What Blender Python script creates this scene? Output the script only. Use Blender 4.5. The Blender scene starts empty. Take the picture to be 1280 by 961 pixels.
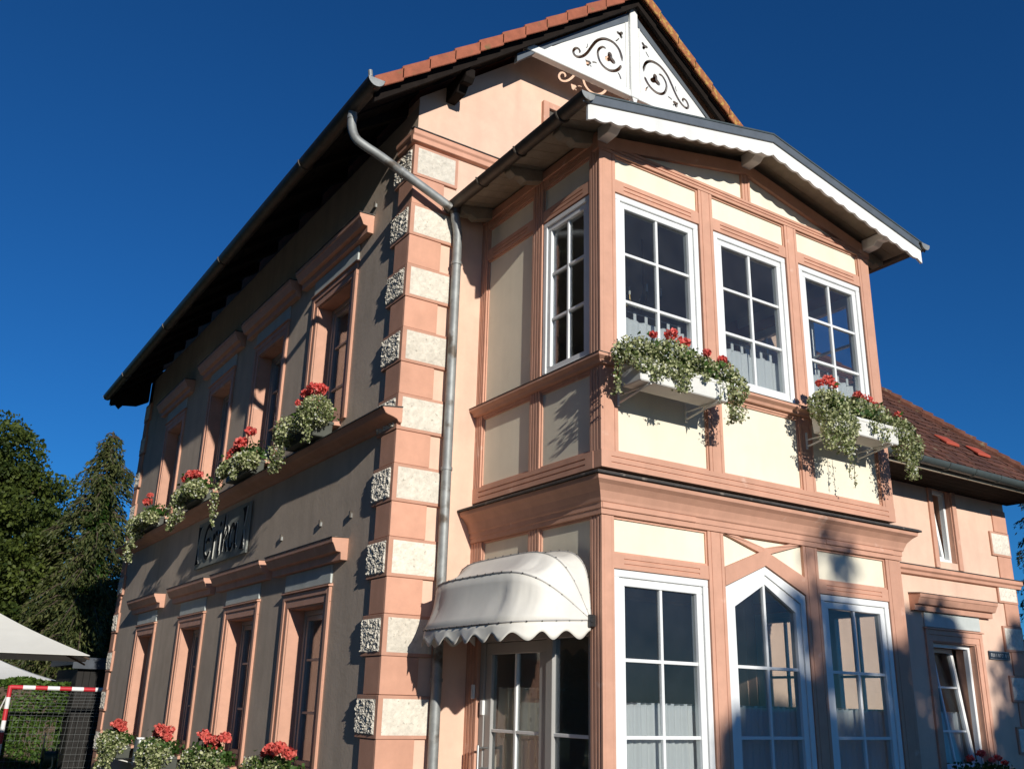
import bpy, bmesh, math, random
import numpy as np
from mathutils import Vector, Matrix
random.seed(7); rng = np.random.default_rng(7)
scene = bpy.context.scene
col = scene.collection
R = math.radians

# ------------------------------------------------------------------ camera
YAW, PITCH, ROLL, FPX = 0.575080, 0.326479, 0.025648, 1171.58
cam_d = bpy.data.cameras.new('camera'); cam = bpy.data.objects.new('camera', cam_d); col.objects.link(cam)
d = Vector((math.sin(YAW)*math.cos(PITCH), math.cos(YAW)*math.cos(PITCH), math.sin(PITCH)))
r0 = Vector((math.cos(YAW), -math.sin(YAW), 0)); u0 = r0.cross(d)
r = r0*math.cos(ROLL)+u0*math.sin(ROLL); u = -r0*math.sin(ROLL)+u0*math.cos(ROLL)
M = Matrix((r, u, -d)).transposed().to_4x4(); M.translation = Vector((0, 0, 1.6))
cam.matrix_world = M
cam_d.sensor_width = 36; cam_d.lens = 36*FPX/1280; cam_d.clip_end = 4000; cam_d.clip_start = .05
scene.camera = cam
scene.render.resolution_x = 1024; scene.render.resolution_y = 768

# ------------------------------------------------------------------ world, sun, exposure
SUN = Vector((.150, 1.0, -.300)).normalized()          # travel direction of the light
elev = math.asin(-SUN.z); azim = math.atan2(-SUN.x, -SUN.y)   # where the sun stands, from +Y towards +X
w = bpy.data.worlds.new('World'); scene.world = w; w.use_nodes = True
nt = w.node_tree; nt.nodes.clear()
sky = nt.nodes.new('ShaderNodeTexSky'); sky.sky_type = 'NISHITA'; sky.sun_disc = False
sky.sun_elevation = elev; sky.sun_rotation = azim
sky.altitude = 900; sky.air_density = 1.0; sky.dust_density = 0; sky.ozone_density = 4.0
hs = nt.nodes.new('ShaderNodeMix'); hs.data_type = 'RGBA'; hs.blend_type = 'MULTIPLY'; hs.inputs[0].default_value = 1; hs.inputs[7].default_value = (.29, 1.08, 1.80, 1)   # deep clear-evening blue
bg = nt.nodes.new('ShaderNodeBackground'); bg.inputs['Strength'].default_value = .05
wo = nt.nodes.new('ShaderNodeOutputWorld')
nt.links.new(sky.outputs[0], hs.inputs[6]); nt.links.new(hs.outputs[2], bg.inputs[0]); nt.links.new(bg.outputs[0], wo.inputs[0])
sl = bpy.data.lights.new('sun', 'SUN'); sl.energy = 5.0; sl.angle = R(.5); sl.color = (1, .955, .88)
so = bpy.data.objects.new('sun', sl); col.objects.link(so); so.location = (-10, -40, 30)
so.rotation_euler = (-SUN).to_track_quat('Z', 'Y').to_euler()
vs = scene.view_settings; vs.view_transform = 'Standard'; vs.look = 'None'; vs.gamma = 1; vs.exposure = -.05
scene.render.engine = 'CYCLES'

# ------------------------------------------------------------------ materials
MAT = {}
def mat(name, base, rough=.7, var=.12, scale=6., bump=0., bscale=40., metal=0., spec=.4, dark=None, streak=0., detail=6, tint=None, tintcol=None, blotch=None, mott=.06):
    m = bpy.data.materials.new(name); m.use_nodes = True; n = m.node_tree; N = n.nodes; L = n.links
    b = N['Principled BSDF']; b.inputs['Roughness'].default_value = rough; b.inputs['Metallic'].default_value = metal
    b.inputs['Specular IOR Level'].default_value = spec
    tc = N.new('ShaderNodeNewGeometry')
    no = N.new('ShaderNodeTexNoise'); no.inputs['Scale'].default_value = scale; no.inputs['Detail'].default_value = detail; no.inputs['Roughness'].default_value = .65
    L.new(tc.outputs['Position'], no.inputs['Vector'])
    cr = N.new('ShaderNodeValToRGB'); e = cr.color_ramp.elements
    lo = dark if dark else tuple(c*(1-var) for c in base); hi = tuple(min(1, c*(1+var*.6)) for c in base)
    e[0].position = .3; e[0].color = (*lo, 1); e[1].position = .7; e[1].color = (*hi, 1)
    L.new(no.outputs['Fac'], cr.inputs['Fac']); out = cr.outputs['Color']
    def mixin(fac, colr, outp, mode='MIX'):
        mx = N.new('ShaderNodeMix'); mx.data_type = 'RGBA'; mx.blend_type = mode
        if isinstance(fac, float): mx.inputs[0].default_value = fac
        else: L.new(fac, mx.inputs[0])
        L.new(outp, mx.inputs[6])
        if isinstance(colr, tuple): mx.inputs[7].default_value = (*colr, 1)
        else: L.new(colr, mx.inputs[7])
        return mx.outputs[2]
    if streak:                       # rain streaks running down the wall
        mp = N.new('ShaderNodeMapping'); mp.inputs['Scale'].default_value = (4.5, 4.5, .4)
        L.new(tc.outputs['Position'], mp.inputs['Vector'])
        n2 = N.new('ShaderNodeTexNoise'); n2.inputs['Scale'].default_value = 1.3; n2.inputs['Detail'].default_value = 5
        L.new(mp.outputs[0], n2.inputs['Vector'])
        r2 = N.new('ShaderNodeValToRGB'); r2.color_ramp.elements[0].position = .45; r2.color_ramp.elements[1].position = .78
        r2.color_ramp.elements[0].color = (0, 0, 0, 1); r2.color_ramp.elements[1].color = (streak, streak, streak, 1)
        L.new(n2.outputs['Fac'], r2.inputs['Fac'])
        out = mixin(r2.outputs['Color'], tuple(c*.55 for c in base), out)
    if blotch:                       # patches of another colour: lichen, rust, bare patches
        n3 = N.new('ShaderNodeTexNoise'); n3.inputs['Scale'].default_value = blotch[1]; n3.inputs['Detail'].default_value = 8
        L.new(tc.outputs['Position'], n3.inputs['Vector'])
        r3 = N.new('ShaderNodeValToRGB'); r3.color_ramp.elements[0].position = blotch[2]; r3.color_ramp.elements[1].position = min(1, blotch[2]+.1)
        L.new(n3.outputs['Fac'], r3.inputs['Fac'])
        out = mixin(r3.outputs['Color'], blotch[0], out)
    # broad weathering and a slightly different tone for every piece
    nm = N.new('ShaderNodeTexNoise'); nm.inputs['Scale'].default_value = .9; nm.inputs['Detail'].default_value = 7; nm.inputs['Roughness'].default_value = .7
    L.new(tc.outputs['Position'], nm.inputs['Vector'])
    oi = N.new('ShaderNodeObjectInfo'); ad = N.new('ShaderNodeMath'); ad.operation = 'MULTIPLY_ADD'; ad.inputs[1].default_value = .35; L.new(oi.outputs['Random'], ad.inputs[0]); L.new(nm.outputs['Fac'], ad.inputs[2])
    mr = N.new('ShaderNodeMapRange'); mr.inputs['From Min'].default_value = .35; mr.inputs['From Max'].default_value = 1.0; mr.inputs['To Min'].default_value = 1-mott; mr.inputs['To Max'].default_value = 1+mott*.6
    L.new(ad.outputs[0], mr.inputs['Value']); cb = N.new('ShaderNodeCombineColor')
    for q in range(3): L.new(mr.outputs[0], cb.inputs[q])
    out = mixin(1.0, cb.outputs[0], out, 'MULTIPLY')
    if tint:                         # per-face variation stored on the mesh
        at = N.new('ShaderNodeAttribute'); at.attribute_name = 'tint'
        out = mixin(at.outputs['Fac'], tintcol, out)
    L.new(out, b.inputs['Base Color'])
    if bump:
        n4 = N.new('ShaderNodeTexNoise'); n4.inputs['Scale'].default_value = bscale; n4.inputs['Detail'].default_value = 6
        L.new(tc.outputs['Position'], n4.inputs['Vector'])
        bp = N.new('ShaderNodeBump'); bp.inputs['Strength'].default_value = bump; bp.inputs['Distance'].default_value = .01
        L.new(n4.outputs['Fac'], bp.inputs['Height']); L.new(bp.outputs[0], b.inputs['Normal'])
    MAT[name] = m
    return m
PEACH = (.755, .515, .385); SAL = (.61, .335, .232)
mat('plaster', PEACH, .95, .10, 3, .20, 28, streak=.25, spec=.1, mott=.14)
mat('plaster_side_shaded', (.56, .455, .36), .95, .10, 3, .20, 28, streak=.3, spec=.1, mott=.16)  # darker, greyer copy of the plaster; deeper shade is put into its colour
mat('plaster_wing', PEACH, .95, .08, 3, .14, 38, streak=.2, spec=.1, mott=.12)
mat('salmon', SAL, .6, .09, 7, .05, 60, streak=.22, spec=.2, blotch=((.70, .47, .36), 5., .66), mott=.12)
mat('salmon_plaster', (.62, .335, .232), .9, .10, 5, .08, 50, streak=.2, spec=.1, mott=.12)
mat('cream', (.80, .74, .58), .8, .05, 3, .05, 40, streak=.16, spec=.2, mott=.08)
mat('stone', (.72, .66, .55), .95, .2, 22, .5, 120, mott=.2, blotch=((.40, .36, .29), 34., .63))
mat('stone_edge', (.52, .285, .20), .9, .1, 8, .05, 60, spec=.1)
mat('white_paint', (.80, .80, .76), .5, .06, 6, .06, 60, streak=.25, mott=.10)
mat('white_frame', (.80, .81, .79), .35, .05, 5, .03, 40, streak=.22, mott=.09)
mat('grey_frame', (.36, .35, .33), .35, .05, 5)
mat('soffit_wood', (.33, .28, .21), .7, .2, 9, .2, 50, streak=.25)
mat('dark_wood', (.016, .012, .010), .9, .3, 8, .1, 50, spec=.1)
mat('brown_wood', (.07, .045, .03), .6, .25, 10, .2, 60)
mat('zinc', (.30, .31, .30), .6, .25, 9, .05, 40, metal=.45, blotch=((.12, .10, .08), 5., .56))
mat('zinc_dark', (.10, .085, .07), .5, .3, 8, .1, 40, metal=.6)
mat('gutter_green', (.12, .145, .14), .45, .2, 8, .1, 40, metal=.5)
mat('flashing', (.13, .15, .17), .5, .15, 8, .05, 30, metal=.3)
mat('black_flashing', (.055, .05, .045), .6, .4, 18, .15, 60, blotch=((.2, .17, .14), 12., .6))
mat('tile', (.34, .105, .055), .85, .25, 9, .4, 60, blotch=((.20, .12, .05), 11., .6))
mat('tile_lichen', (.36, .13, .05), .9, .3, 14, .5, 70, blotch=((.45, .27, .07), 18., .5))
mat('tile_old', (.14, .055, .035), .95, .4, 6, .5, 60, blotch=((.20, .15, .09), 9., .60), tint=True, tintcol=(.075, .032, .024))
mat('tile_new', (.42, .075, .04), .7, .1, 8)
mat('interior', (.42, .38, .31), .9, .05, 2)
mat('interior_dark', (.10, .085, .07), .9, .1, 2)
mat('wood_floor', (.16, .09, .05), .6, .2, 6)
mat('awning_fabric', (.80, .765, .68), .65, .05, 4, .08, 200, streak=.2, mott=.10)
mat('seam', (.45, .43, .40), .6, .1, 20)
mat('rivet', (.08, .08, .08), .4, .1, 20, metal=.8)
mat('sign_board', (.27, .28, .255), .95, .15, 6, spec=.05, mott=.15)
mat('sign_black', (.02, .02, .02), .9, .1, 9, spec=.05)
mat('sign_letter', (.50, .50, .46), .3, .05, 9)
mat('frieze', (.50, .53, .50), .8, .08, 6, .05, 40, streak=.2)
mat('street_sign', (.025, .03, .04), .35, .1, 10)
mat('sign_white', (.55, .55, .53), .4, .1, 30)
mat('steel', (.42, .42, .41), .35, .1, 12, metal=.9)
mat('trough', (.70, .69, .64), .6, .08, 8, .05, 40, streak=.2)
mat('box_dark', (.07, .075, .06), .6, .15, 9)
mat('soil', (.03, .02, .015), 1, .3, 30)
mat('red_paint', (.50, .03, .04), .4, .1, 12)
mat('goal_white', (.75, .75, .72), .4, .05, 12)
mat('net', (.28, .29, .28), .8, .1, 12)
mat('parasol', (.78, .77, .71), .8, .04, 3, .05, 100)
mat('parasol_frame', (.10, .07, .05), .6, .1, 9)
mat('shed_wood', (.014, .012, .010), .8, .3, 6, .3, 40)
mat('shed_roof', (.05, .06, .075), .6, .3, 6)
mat('green_plastic', (.006, .035, .024), .4, .1, 8)
mat('hose', (.45, .38, .22), .5, .1, 8)
mat('bark', (.09, .065, .045), .95, .35, 7, .7, 20)
mat('pavement', (.055, .053, .05), .9, .2, 1.2, .3, 30)
mat('lawn', (.035, .075, .018), 1, .35, 3, .6, 60)
mat('house_wall', (.45, .42, .36), .9, .08, 2, .2, 40)
mat('brass', (.22, .15, .06), .35, .1, 8, metal=.8)

def leaf_mat(name, c1, c2, trans=.35, rough=.55):
    m = bpy.data.materials.new(name); m.use_nodes = True; n = m.node_tree; N = n.nodes; L = n.links
    b = N['Principled BSDF']; b.inputs['Roughness'].default_value = rough; b.inputs['Specular IOR Level'].default_value = .3
    at = N.new('ShaderNodeAttribute'); at.attribute_name = 'tint'
    mx = N.new('ShaderNodeMix'); mx.data_type = 'RGBA'; mx.inputs[6].default_value = (*c1, 1); mx.inputs[7].default_value = (*c2, 1)
    L.new(at.outputs['Fac'], mx.inputs[0]); L.new(mx.outputs[2], b.inputs['Base Color'])
    t = N.new('ShaderNodeBsdfTranslucent'); L.new(mx.outputs[2], t.inputs['Color'])
    ms = N.new('ShaderNodeMixShader'); ms.inputs[0].default_value = trans
    L.new(b.outputs[0], ms.inputs[1]); L.new(t.outputs[0], ms.inputs[2]); L.new(ms.outputs[0], N['Material Output'].inputs[0])
    MAT[name] = m
leaf_mat('leaf_variegated', (.085, .125, .022), (.64, .65, .36), .25)
leaf_mat('leaf_geranium', (.025, .06, .012), (.07, .14, .025), .3)
leaf_mat('petal_red', (.66, .065, .055), (.88, .23, .19), .3)
leaf_mat('petal_pink', (.62, .07, .06), (.85, .22, .17), .3)
leaf_mat('petal_white', (.70, .70, .60), (.80, .80, .74), .3)
leaf_mat('leaf_tree', (.026, .048, .010), (.13, .165, .032), .38)
leaf_mat('leaf_ivy', (.016, .045, .008), (.05, .11, .016), .3)
leaf_mat('needle', (.026, .045, .012), (.125, .135, .042), .25)
leaf_mat('needle_dark', (.010, .020, .012), (.030, .045, .022), .2)
leaf_mat('hedge_leaf', (.03, .065, .010), (.11, .19, .03), .3)
leaf_mat('curtain', (.84, .85, .85), (.84, .85, .85), .4, .9)

def glass_mat(name, tintc=(.86, .88, .88), f=1.5, mul=1.0):
    m = bpy.data.materials.new(name); m.use_nodes = True; n = m.node_tree; N = n.nodes; L = n.links
    N.remove(N['Principled BSDF'])
    tr = N.new('ShaderNodeBsdfTransparent'); tr.inputs[0].default_value = (*tintc, 1)
    gl = N.new('ShaderNodeBsdfGlossy'); gl.inputs['Roughness'].default_value = .005; gl.inputs[0].default_value = (.95, .97, 1, 1)
    lw = N.new('ShaderNodeLayerWeight'); lw.inputs['Blend'].default_value = .5
    pw = N.new('ShaderNodeMath'); pw.operation = 'POWER'; pw.inputs[1].default_value = 4.0; L.new(lw.outputs['Facing'], pw.inputs[0])
    fr = N.new('ShaderNodeMath'); fr.operation = 'MULTIPLY_ADD'; fr.inputs[1].default_value = .9; fr.inputs[2].default_value = f; fr.use_clamp = True; L.new(pw.outputs[0], fr.inputs[0])
    no = N.new('ShaderNodeTexNoise'); no.inputs['Scale'].default_value = 1.6; ge = N.new('ShaderNodeNewGeometry')
    L.new(ge.outputs['Position'], no.inputs['Vector'])
    bp = N.new('ShaderNodeBump'); bp.inputs['Strength'].default_value = .05; bp.inputs['Distance'].default_value = .05
    L.new(no.outputs['Fac'], bp.inputs['Height']); L.new(bp.outputs[0], gl.inputs['Normal'])
    ms = N.new('ShaderNodeMixShader'); L.new(fr.outputs[0], ms.inputs[0]); L.new(tr.outputs[0], ms.inputs[1]); L.new(gl.outputs[0], ms.inputs[2])
    du = N.new('ShaderNodeBsdfDiffuse'); du.inputs[0].default_value = (.62, .66, .70, 1); m2 = N.new('ShaderNodeMixShader'); n5 = N.new('ShaderNodeTexNoise'); n5.inputs['Scale'].default_value = 5
    L.new(ge.outputs['Position'], n5.inputs['Vector']); mr = N.new('ShaderNodeMapRange'); mr.inputs['To Min'].default_value = .004; mr.inputs['To Max'].default_value = .022; L.new(n5.outputs['Fac'], mr.inputs['Value'])
    L.new(mr.outputs[0], m2.inputs[0]); L.new(ms.outputs[0], m2.inputs[1]); L.new(du.outputs[0], m2.inputs[2])
    L.new(m2.outputs[0], N['Material Output'].inputs[0]); MAT[name] = m
glass_mat('glass', (.86, .88, .88), .028)

def lace_mat():                      # printed kitchen-motif curtain behind the door glass
    m = mat('door_lace', (.80, .75, .58), .9, .08, 3)
    N = m.node_tree.nodes; L = m.node_tree.links; b = N['Principled BSDF']; src = b.inputs['Base Color'].links[0].from_socket
    ge = N.new('ShaderNodeNewGeometry'); mp = N.new('ShaderNodeMapping'); mp.inputs['Scale'].default_value = (1, 9, 5.5)
    L.new(ge.outputs['Position'], mp.inputs['Vector'])
    vo = N.new('ShaderNodeTexVoronoi'); vo.inputs['Scale'].default_value = 1.; vo.inputs['Randomness'].default_value = .55
    L.new(mp.outputs[0], vo.inputs['Vector'])
    cr = N.new('ShaderNodeValToRGB'); cr.color_ramp.elements[0].position = .17; cr.color_ramp.elements[1].position = .22
    cr.color_ramp.elements[0].color = (.9, .9, .9, 1); cr.color_ramp.elements[1].color = (0, 0, 0, 1)
    L.new(vo.outputs['Distance'], cr.inputs['Fac'])
    mx = N.new('ShaderNodeMix'); mx.data_type = 'RGBA'; L.new(cr.outputs[0], mx.inputs[0]); L.new(src, mx.inputs[6]); mx.inputs[7].default_value = (.20, .19, .13, 1)
    L.new(mx.outputs[2], b.inputs['Base Color'])
lace_mat()

# ------------------------------------------------------------------ helpers
def FRONT(Y0): return lambda a, v, o: (a, Y0-o, v)       # along x, up, outwards -y
def LEFT(X0):  return lambda a, v, o: (X0-o, a, v)       # along y, up, outwards -x
def RIGHT(X0): return lambda a, v, o: (X0+o, a, v)
IDENT = lambda x, y, z: (x, y, z)
def setparent(o, parent):
    if parent is not None:
        o.parent = parent
        if 'base' in parent: o.matrix_parent_inverse = Matrix.Translation(Vector(parent['base'])).inverted()
def thing(name, label, cat, loc, group=None):
    o = bpy.data.objects.new(name, None); col.objects.link(o); o.location = loc; o.empty_display_size = .2
    o['base'] = tuple(loc); o['label'] = label; o['category'] = cat
    if group: o['group'] = group
    return o
def tag(o, label, cat, group=None):
    o['label'] = label; o['category'] = cat
    if group: o['group'] = group
    return o
class MB:
    def __init__(s, m=IDENT): s.v = []; s.f = []; s.m = m
    def add(s, vs, fs):
        k = len(s.v); s.v += [s.m(*p) for p in vs]; s.f += [tuple(i+k for i in f) for f in fs]; return s
    def box(s, a0, a1, b0, b1, c0, c1):
        return s.add([(a0,b0,c0),(a1,b0,c0),(a1,b1,c0),(a0,b1,c0),(a0,b0,c1),(a1,b0,c1),(a1,b1,c1),(a0,b1,c1)],
                     [(3,2,1,0),(4,5,6,7),(0,1,5,4),(1,2,6,5),(2,3,7,6),(3,0,4,7)])
    def prism(s, pts, o0, o1):        # polygon in (along, up), extruded outwards
        n = len(pts)
        return s.add([(a,b,o0) for a,b in pts]+[(a,b,o1) for a,b in pts],
                     [tuple(range(n))[::-1], tuple(range(n,2*n))]+[(i,(i+1)%n,n+(i+1)%n,n+i) for i in range(n)])
    def profile(s, pts, a0, a1):      # polygon in (out, up), extruded along
        n = len(pts)
        return s.add([(a0,b,o) for o,b in pts]+[(a1,b,o) for o,b in pts],
                     [tuple(range(n))[::-1], tuple(range(n,2*n))]+[(i,(i+1)%n,n+(i+1)%n,n+i) for i in range(n)])
    def plan(s, pts, v0, v1):         # polygon in (along, out), extruded upwards
        n = len(pts)
        return s.add([(a,v0,o) for a,o in pts]+[(a,v1,o) for a,o in pts],
                     [tuple(range(n))[::-1], tuple(range(n,2*n))]+[(i,(i+1)%n,n+(i+1)%n,n+i) for i in range(n)])
    def tube(s, pts, rad, n=10, cap=True):
        P = [Vector(p) for p in pts]; k = len(s.v); rings = []
        ref = Vector((0,0,1))
        for i, p in enumerate(P):
            t = (P[min(i+1,len(P)-1)]-P[max(i-1,0)]).normalized()
            q = ref if abs(t.dot(ref)) < .95 else Vector((0,1,0))
            x = t.cross(q).normalized(); y = x.cross(t)
            if rings:                 # keep rings from twisting
                x = (px-t*px.dot(t)).normalized(); y = x.cross(t)
            px = x
            rr = rad[i] if isinstance(rad, (list, tuple)) else rad
            rings.append([p+x*math.cos(2*math.pi*j/n)*rr+y*math.sin(2*math.pi*j/n)*rr for j in range(n)])
        s.v += [tuple(q) for rg in rings for q in rg]
        for i in range(len(P)-1):
            for j in range(n): s.f.append((k+i*n+j, k+i*n+(j+1)%n, k+(i+1)*n+(j+1)%n, k+(i+1)*n+j))
        if cap: s.f.append(tuple(k+j for j in range(n))[::-1]); s.f.append(tuple(k+(len(P)-1)*n+j for j in range(n)))
        return s
    def build(s, name, m, parent=None, smooth=False, bev=0., label=None):
        me = bpy.data.meshes.new(name); me.from_pydata(s.v, [], s.f)
        bm = bmesh.new(); bm.from_mesh(me); bmesh.ops.recalc_face_normals(bm, faces=bm.faces)
        if bev:
            bmesh.ops.bevel(bm, geom=[e for e in bm.edges if len(e.link_faces) == 2 and e.calc_face_angle() > .6], offset=bev, segments=1, affect='EDGES', clamp_overlap=True)
        bm.to_mesh(me); bm.free()
        if smooth:
            me.polygons.foreach_set('use_smooth', [True]*len(me.polygons))
            try: me.set_sharp_from_angle(angle=R(40))
            except Exception: pass
        me.materials.append(MAT[m])
        o = bpy.data.objects.new(name, me); col.objects.link(o); setparent(o, parent)
        if label: o['label'] = label
        return o
def bx(name, m, parent, mp, a0, a1, b0, b1, c0, c1, bev=.004, label=None):
    return MB(mp).box(a0,a1,b0,b1,c0,c1).build(name, m, parent, bev=bev, label=label)
def wall_holes(mp, a0, a1, v0, v1, holes, o0, o1):       # a wall slab with rectangular openings
    A = sorted({a0, a1}|{h[i] for h in holes for i in (0,1)}); V = sorted({v0, v1}|{h[i] for h in holes for i in (2,3)})
    A = [a for a in A if a0 <= a <= a1]; V = [v for v in V if v0 <= v <= v1]
    def solid(i, j):
        if not (0 <= i < len(A)-1 and 0 <= j < len(V)-1): return False
        ca, cv = (A[i]+A[i+1])/2, (V[j]+V[j+1])/2
        return not any(h[0] < ca < h[1] and h[2] < cv < h[3] for h in holes)
    mb = MB(mp); idx = {}
    def vert(i, j, k):
        if (i,j,k) not in idx: idx[(i,j,k)] = len(mb.v); mb.v.append(mp(A[i], V[j], (o0,o1)[k]))
        return idx[(i,j,k)]
    for i in range(len(A)-1):
        for j in range(len(V)-1):
            if not solid(i,j): continue
            for k in (0,1): mb.f.append((vert(i,j,k),vert(i+1,j,k),vert(i+1,j+1,k),vert(i,j+1,k)))
            for (di,dj),(p,q) in {(-1,0):((i,j),(i,j+1)),(1,0):((i+1,j),(i+1,j+1)),(0,-1):((i,j),(i+1,j)),(0,1):((i,j+1),(i+1,j+1))}.items():
                if not solid(i+di,j+dj): mb.f.append((vert(*p,0),vert(*q,0),vert(*q,1),vert(*p,1)))
    return mb
def cat(pts, k=5):                    # Catmull-Rom through points
    P = [np.array(p, float) for p in pts]; P = [2*P[0]-P[1]]+P+[2*P[-1]-P[-2]]; out = []
    for i in range(1, len(P)-2):
        for t in np.arange(k)/k:
            a,b,c,e = P[i-1:i+3]
            out.append(tuple(.5*((2*b)+(-a+c)*t+(2*a-5*b+4*c-e)*t*t+(-a+3*b-3*c+e)*t**3)))
    out.append(tuple(P[-2])); return out
def leaves(name, C, size, m, parent, up=.3, aspect=.6, tint=None, dirs=None, kind=None, jitter=1.):
    """many small leaf faces: two-triangle folded blades at the points C"""
    C = np.asarray(C, float); n = len(C)
    sz = (np.asarray(size) if np.ndim(size) else np.full(n, size))*rng.uniform(.65, 1.25, n)
    D = rng.normal(size=(n,3))*jitter
    if dirs is not None: D = D*.35+dirs
    D[:,2] += up; D /= np.linalg.norm(D,axis=1)[:,None]
    Q = rng.normal(size=(n,3)); S = np.cross(D,Q); S /= np.linalg.norm(S,axis=1)[:,None]; T = np.cross(D,S)
    h = sz[:,None]*.5; wd = h*aspect
    V = np.empty((n,4,3)); V[:,0] = C-D*h; V[:,1] = C+S*wd+T*wd*.35; V[:,2] = C+D*h; V[:,3] = C-S*wd+T*wd*.35
    me = bpy.data.meshes.new(name); me.vertices.add(n*4); me.vertices.foreach_set('co', V.ravel())
    me.loops.add(n*4); me.loops.foreach_set('vertex_index', np.arange(n*4))
    me.polygons.add(n); me.polygons.foreach_set('loop_start', np.arange(n)*4); me.polygons.foreach_set('loop_total', np.full(n,4))
    at = me.attributes.new('tint', 'FLOAT', 'FACE'); at.data.foreach_set('value', (rng.uniform(0,1,n) if tint is None else np.clip(tint,0,1)).astype(np.float32))
    me.update(calc_edges=True); me.materials.append(MAT[m])
    o = bpy.data.objects.new(name, me); col.objects.link(o); setparent(o, parent)
    if kind: o['kind'] = kind
    return o
#@@BODY
# ------------------------------------------------------------------ ground
def struct(o): o['kind'] = 'structure'; return o
struct(MB().add([(-900,-900,0),(900,-900,0),(900,900,0),(-900,900,0)], [(0,1,2,3)]).build('ground', 'pavement'))
struct(MB().add([(-40,21.6,.004),(3.2,21.6,.004),(30,34,.004),(60,120,.004),(-40,120,.004)], [(0,1,2,3,4)]).build('lawn', 'lawn'))

# ------------------------------------------------------------------ generic window
def window(parent, mp, a0, a1, v0, v1, out, cols, rows, fm='white_frame', fw=.05, sw=.055, depth=.07, mun=.026, name='window'):
    """outer frame as the part; casement, glazing bars and panes as its sub-parts; rows = heights of the horizontal bars"""
    mb = MB(mp)
    mb.box(a0,a1,v1-fw,v1,out-depth,out); mb.box(a0,a1,v0,v0+fw,out-depth,out)
    mb.box(a0,a0+fw,v0+fw,v1-fw,out-depth,out); mb.box(a1-fw,a1,v0+fw,v1-fw,out-depth,out)
    fr = mb.build(name, fm, parent, bev=.004)
    b0,b1,w0,w1 = a0+fw+.003, a1-fw-.003, v0+fw+.003, v1-fw-.003; so_ = out-.014
    mb = MB(mp)
    mb.box(b0,b1,w1-sw,w1,so_-depth,so_); mb.box(b0,b1,w0,w0+sw,so_-depth,so_)
    mb.box(b0,b0+sw,w0+sw,w1-sw,so_-depth,so_); mb.box(b1-sw,b1,w0+sw,w1-sw,so_-depth,so_)
    mb.build('casement', fm, fr, bev=.004)
    g0,g1,h0,h1 = b0+sw, b1-sw, w0+sw, w1-sw
    us = [g0+(g1-g0)*i/cols for i in range(cols+1)]; vs_ = [h0]+list(rows)+[h1]
    for x in us[1:-1]: bx('glazing_bar', fm, fr, mp, x-mun/2, x+mun/2, h0, h1, so_-.045, so_-.010, .003)
    for y in rows: bx('glazing_bar', fm, fr, mp, g0, g1, y-mun/2, y+mun/2, so_-.047, so_-.012, .003)
    for i in range(cols):
        for j in range(len(vs_)-1): bx('pane', 'glass', fr, mp, us[i]+.001, us[i+1]-.001, vs_[j]+.001, vs_[j+1]-.001, so_-.034, so_-.028, 0)
    return fr

# ------------------------------------------------------------------ main house
X0, Y0, X1, Y1 = 3.658, 7.55, 8.92, 18.9
APX, SL = 6.29, .825
def ztop(x): return 7.18+SL*((x if x <= APX else 2*APX-x)-2.958)
house = thing('main_house', 'peach plastered two-storey house with salmon trim and tiled gable roof', 'house', (X0, Y0, 0))
F = FRONT(Y0); Lm = LEFT(X0)
WC = [9.43, 11.53, 13.70, 16.34]; HW = .49            # left facade window centres, half opening
LO = (.86, 2.49); UP = (4.36, 6.0)
holes = [(c-HW, c+HW, *lv) for c in WC for lv in (LO, UP)]
wall_holes(Lm, Y0+.004, Y1, 0, 7.46, holes, -.30, 0).build('side_wall', 'plaster_side_shaded', house)
# front wall: strips left and right of the bay, gable above
mb = MB(F); mb.box(X0+.30, 4.62, 0, 6.2, -.30, 0); mb.box(8.06, X1, 0, 6.2, -.30, 0); mb.box(4.62, 8.06, 2.66, 3.44, -.30, 0)
mb.box(X0,X0+.30,0,6.2,-.003,0.0)
mb.prism([(X0+.001,6.2),(X1,6.2),(X1,ztop(X1)-.2),(APX,ztop(APX)-.2),(X0+.001,ztop(X0)-.2)], -.28, 0)
mb.build('front_wall', 'plaster', house)
bx('rear_wall', 'plaster', house, IDENT, X0, X1, Y1-.28, Y1-.002, 0, 7.45, 0)
bx('side_wall', 'plaster', house, IDENT, X1-.3, X1-.002, Y0+.01, Y1-.3, 0, 7.45, 0)
# rooms behind the glass
bx('interior_floor', 'wood_floor', house, IDENT, X0+.3, X1-.3, 5.75, Y1-.3, .02, .12, 0)
bx('interior_ceiling', 'interior', house, IDENT, X0+.3, X1-.3, Y0+.3, Y1-.3, 3.02, 3.14, 0)
bx('interior_ceiling', 'interior', house, IDENT, X0+.3, X1-.3, Y0+.3, Y1-.3, 6.55, 6.65, 0)
bx('interior_wall', 'interior', house, IDENT, X0+.3, X1-.3, 10.55, 10.7, .12, 6.55, 0)
# gable window, just above the bay roof
gw = bx('window', 'salmon', house, F, 5.20, 5.28, 7.45, 8.14, 0, .05)
MB(F).box(5.28,7.2,8.06,8.14,0,.05).box(7.2,7.28,7.45,8.14,0,.05).build('frame', 'salmon', gw, bev=.004)
bx('pane', 'interior_dark', gw, F, 5.28, 7.2, 7.45, 8.06, .004, .012, 0)
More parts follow.
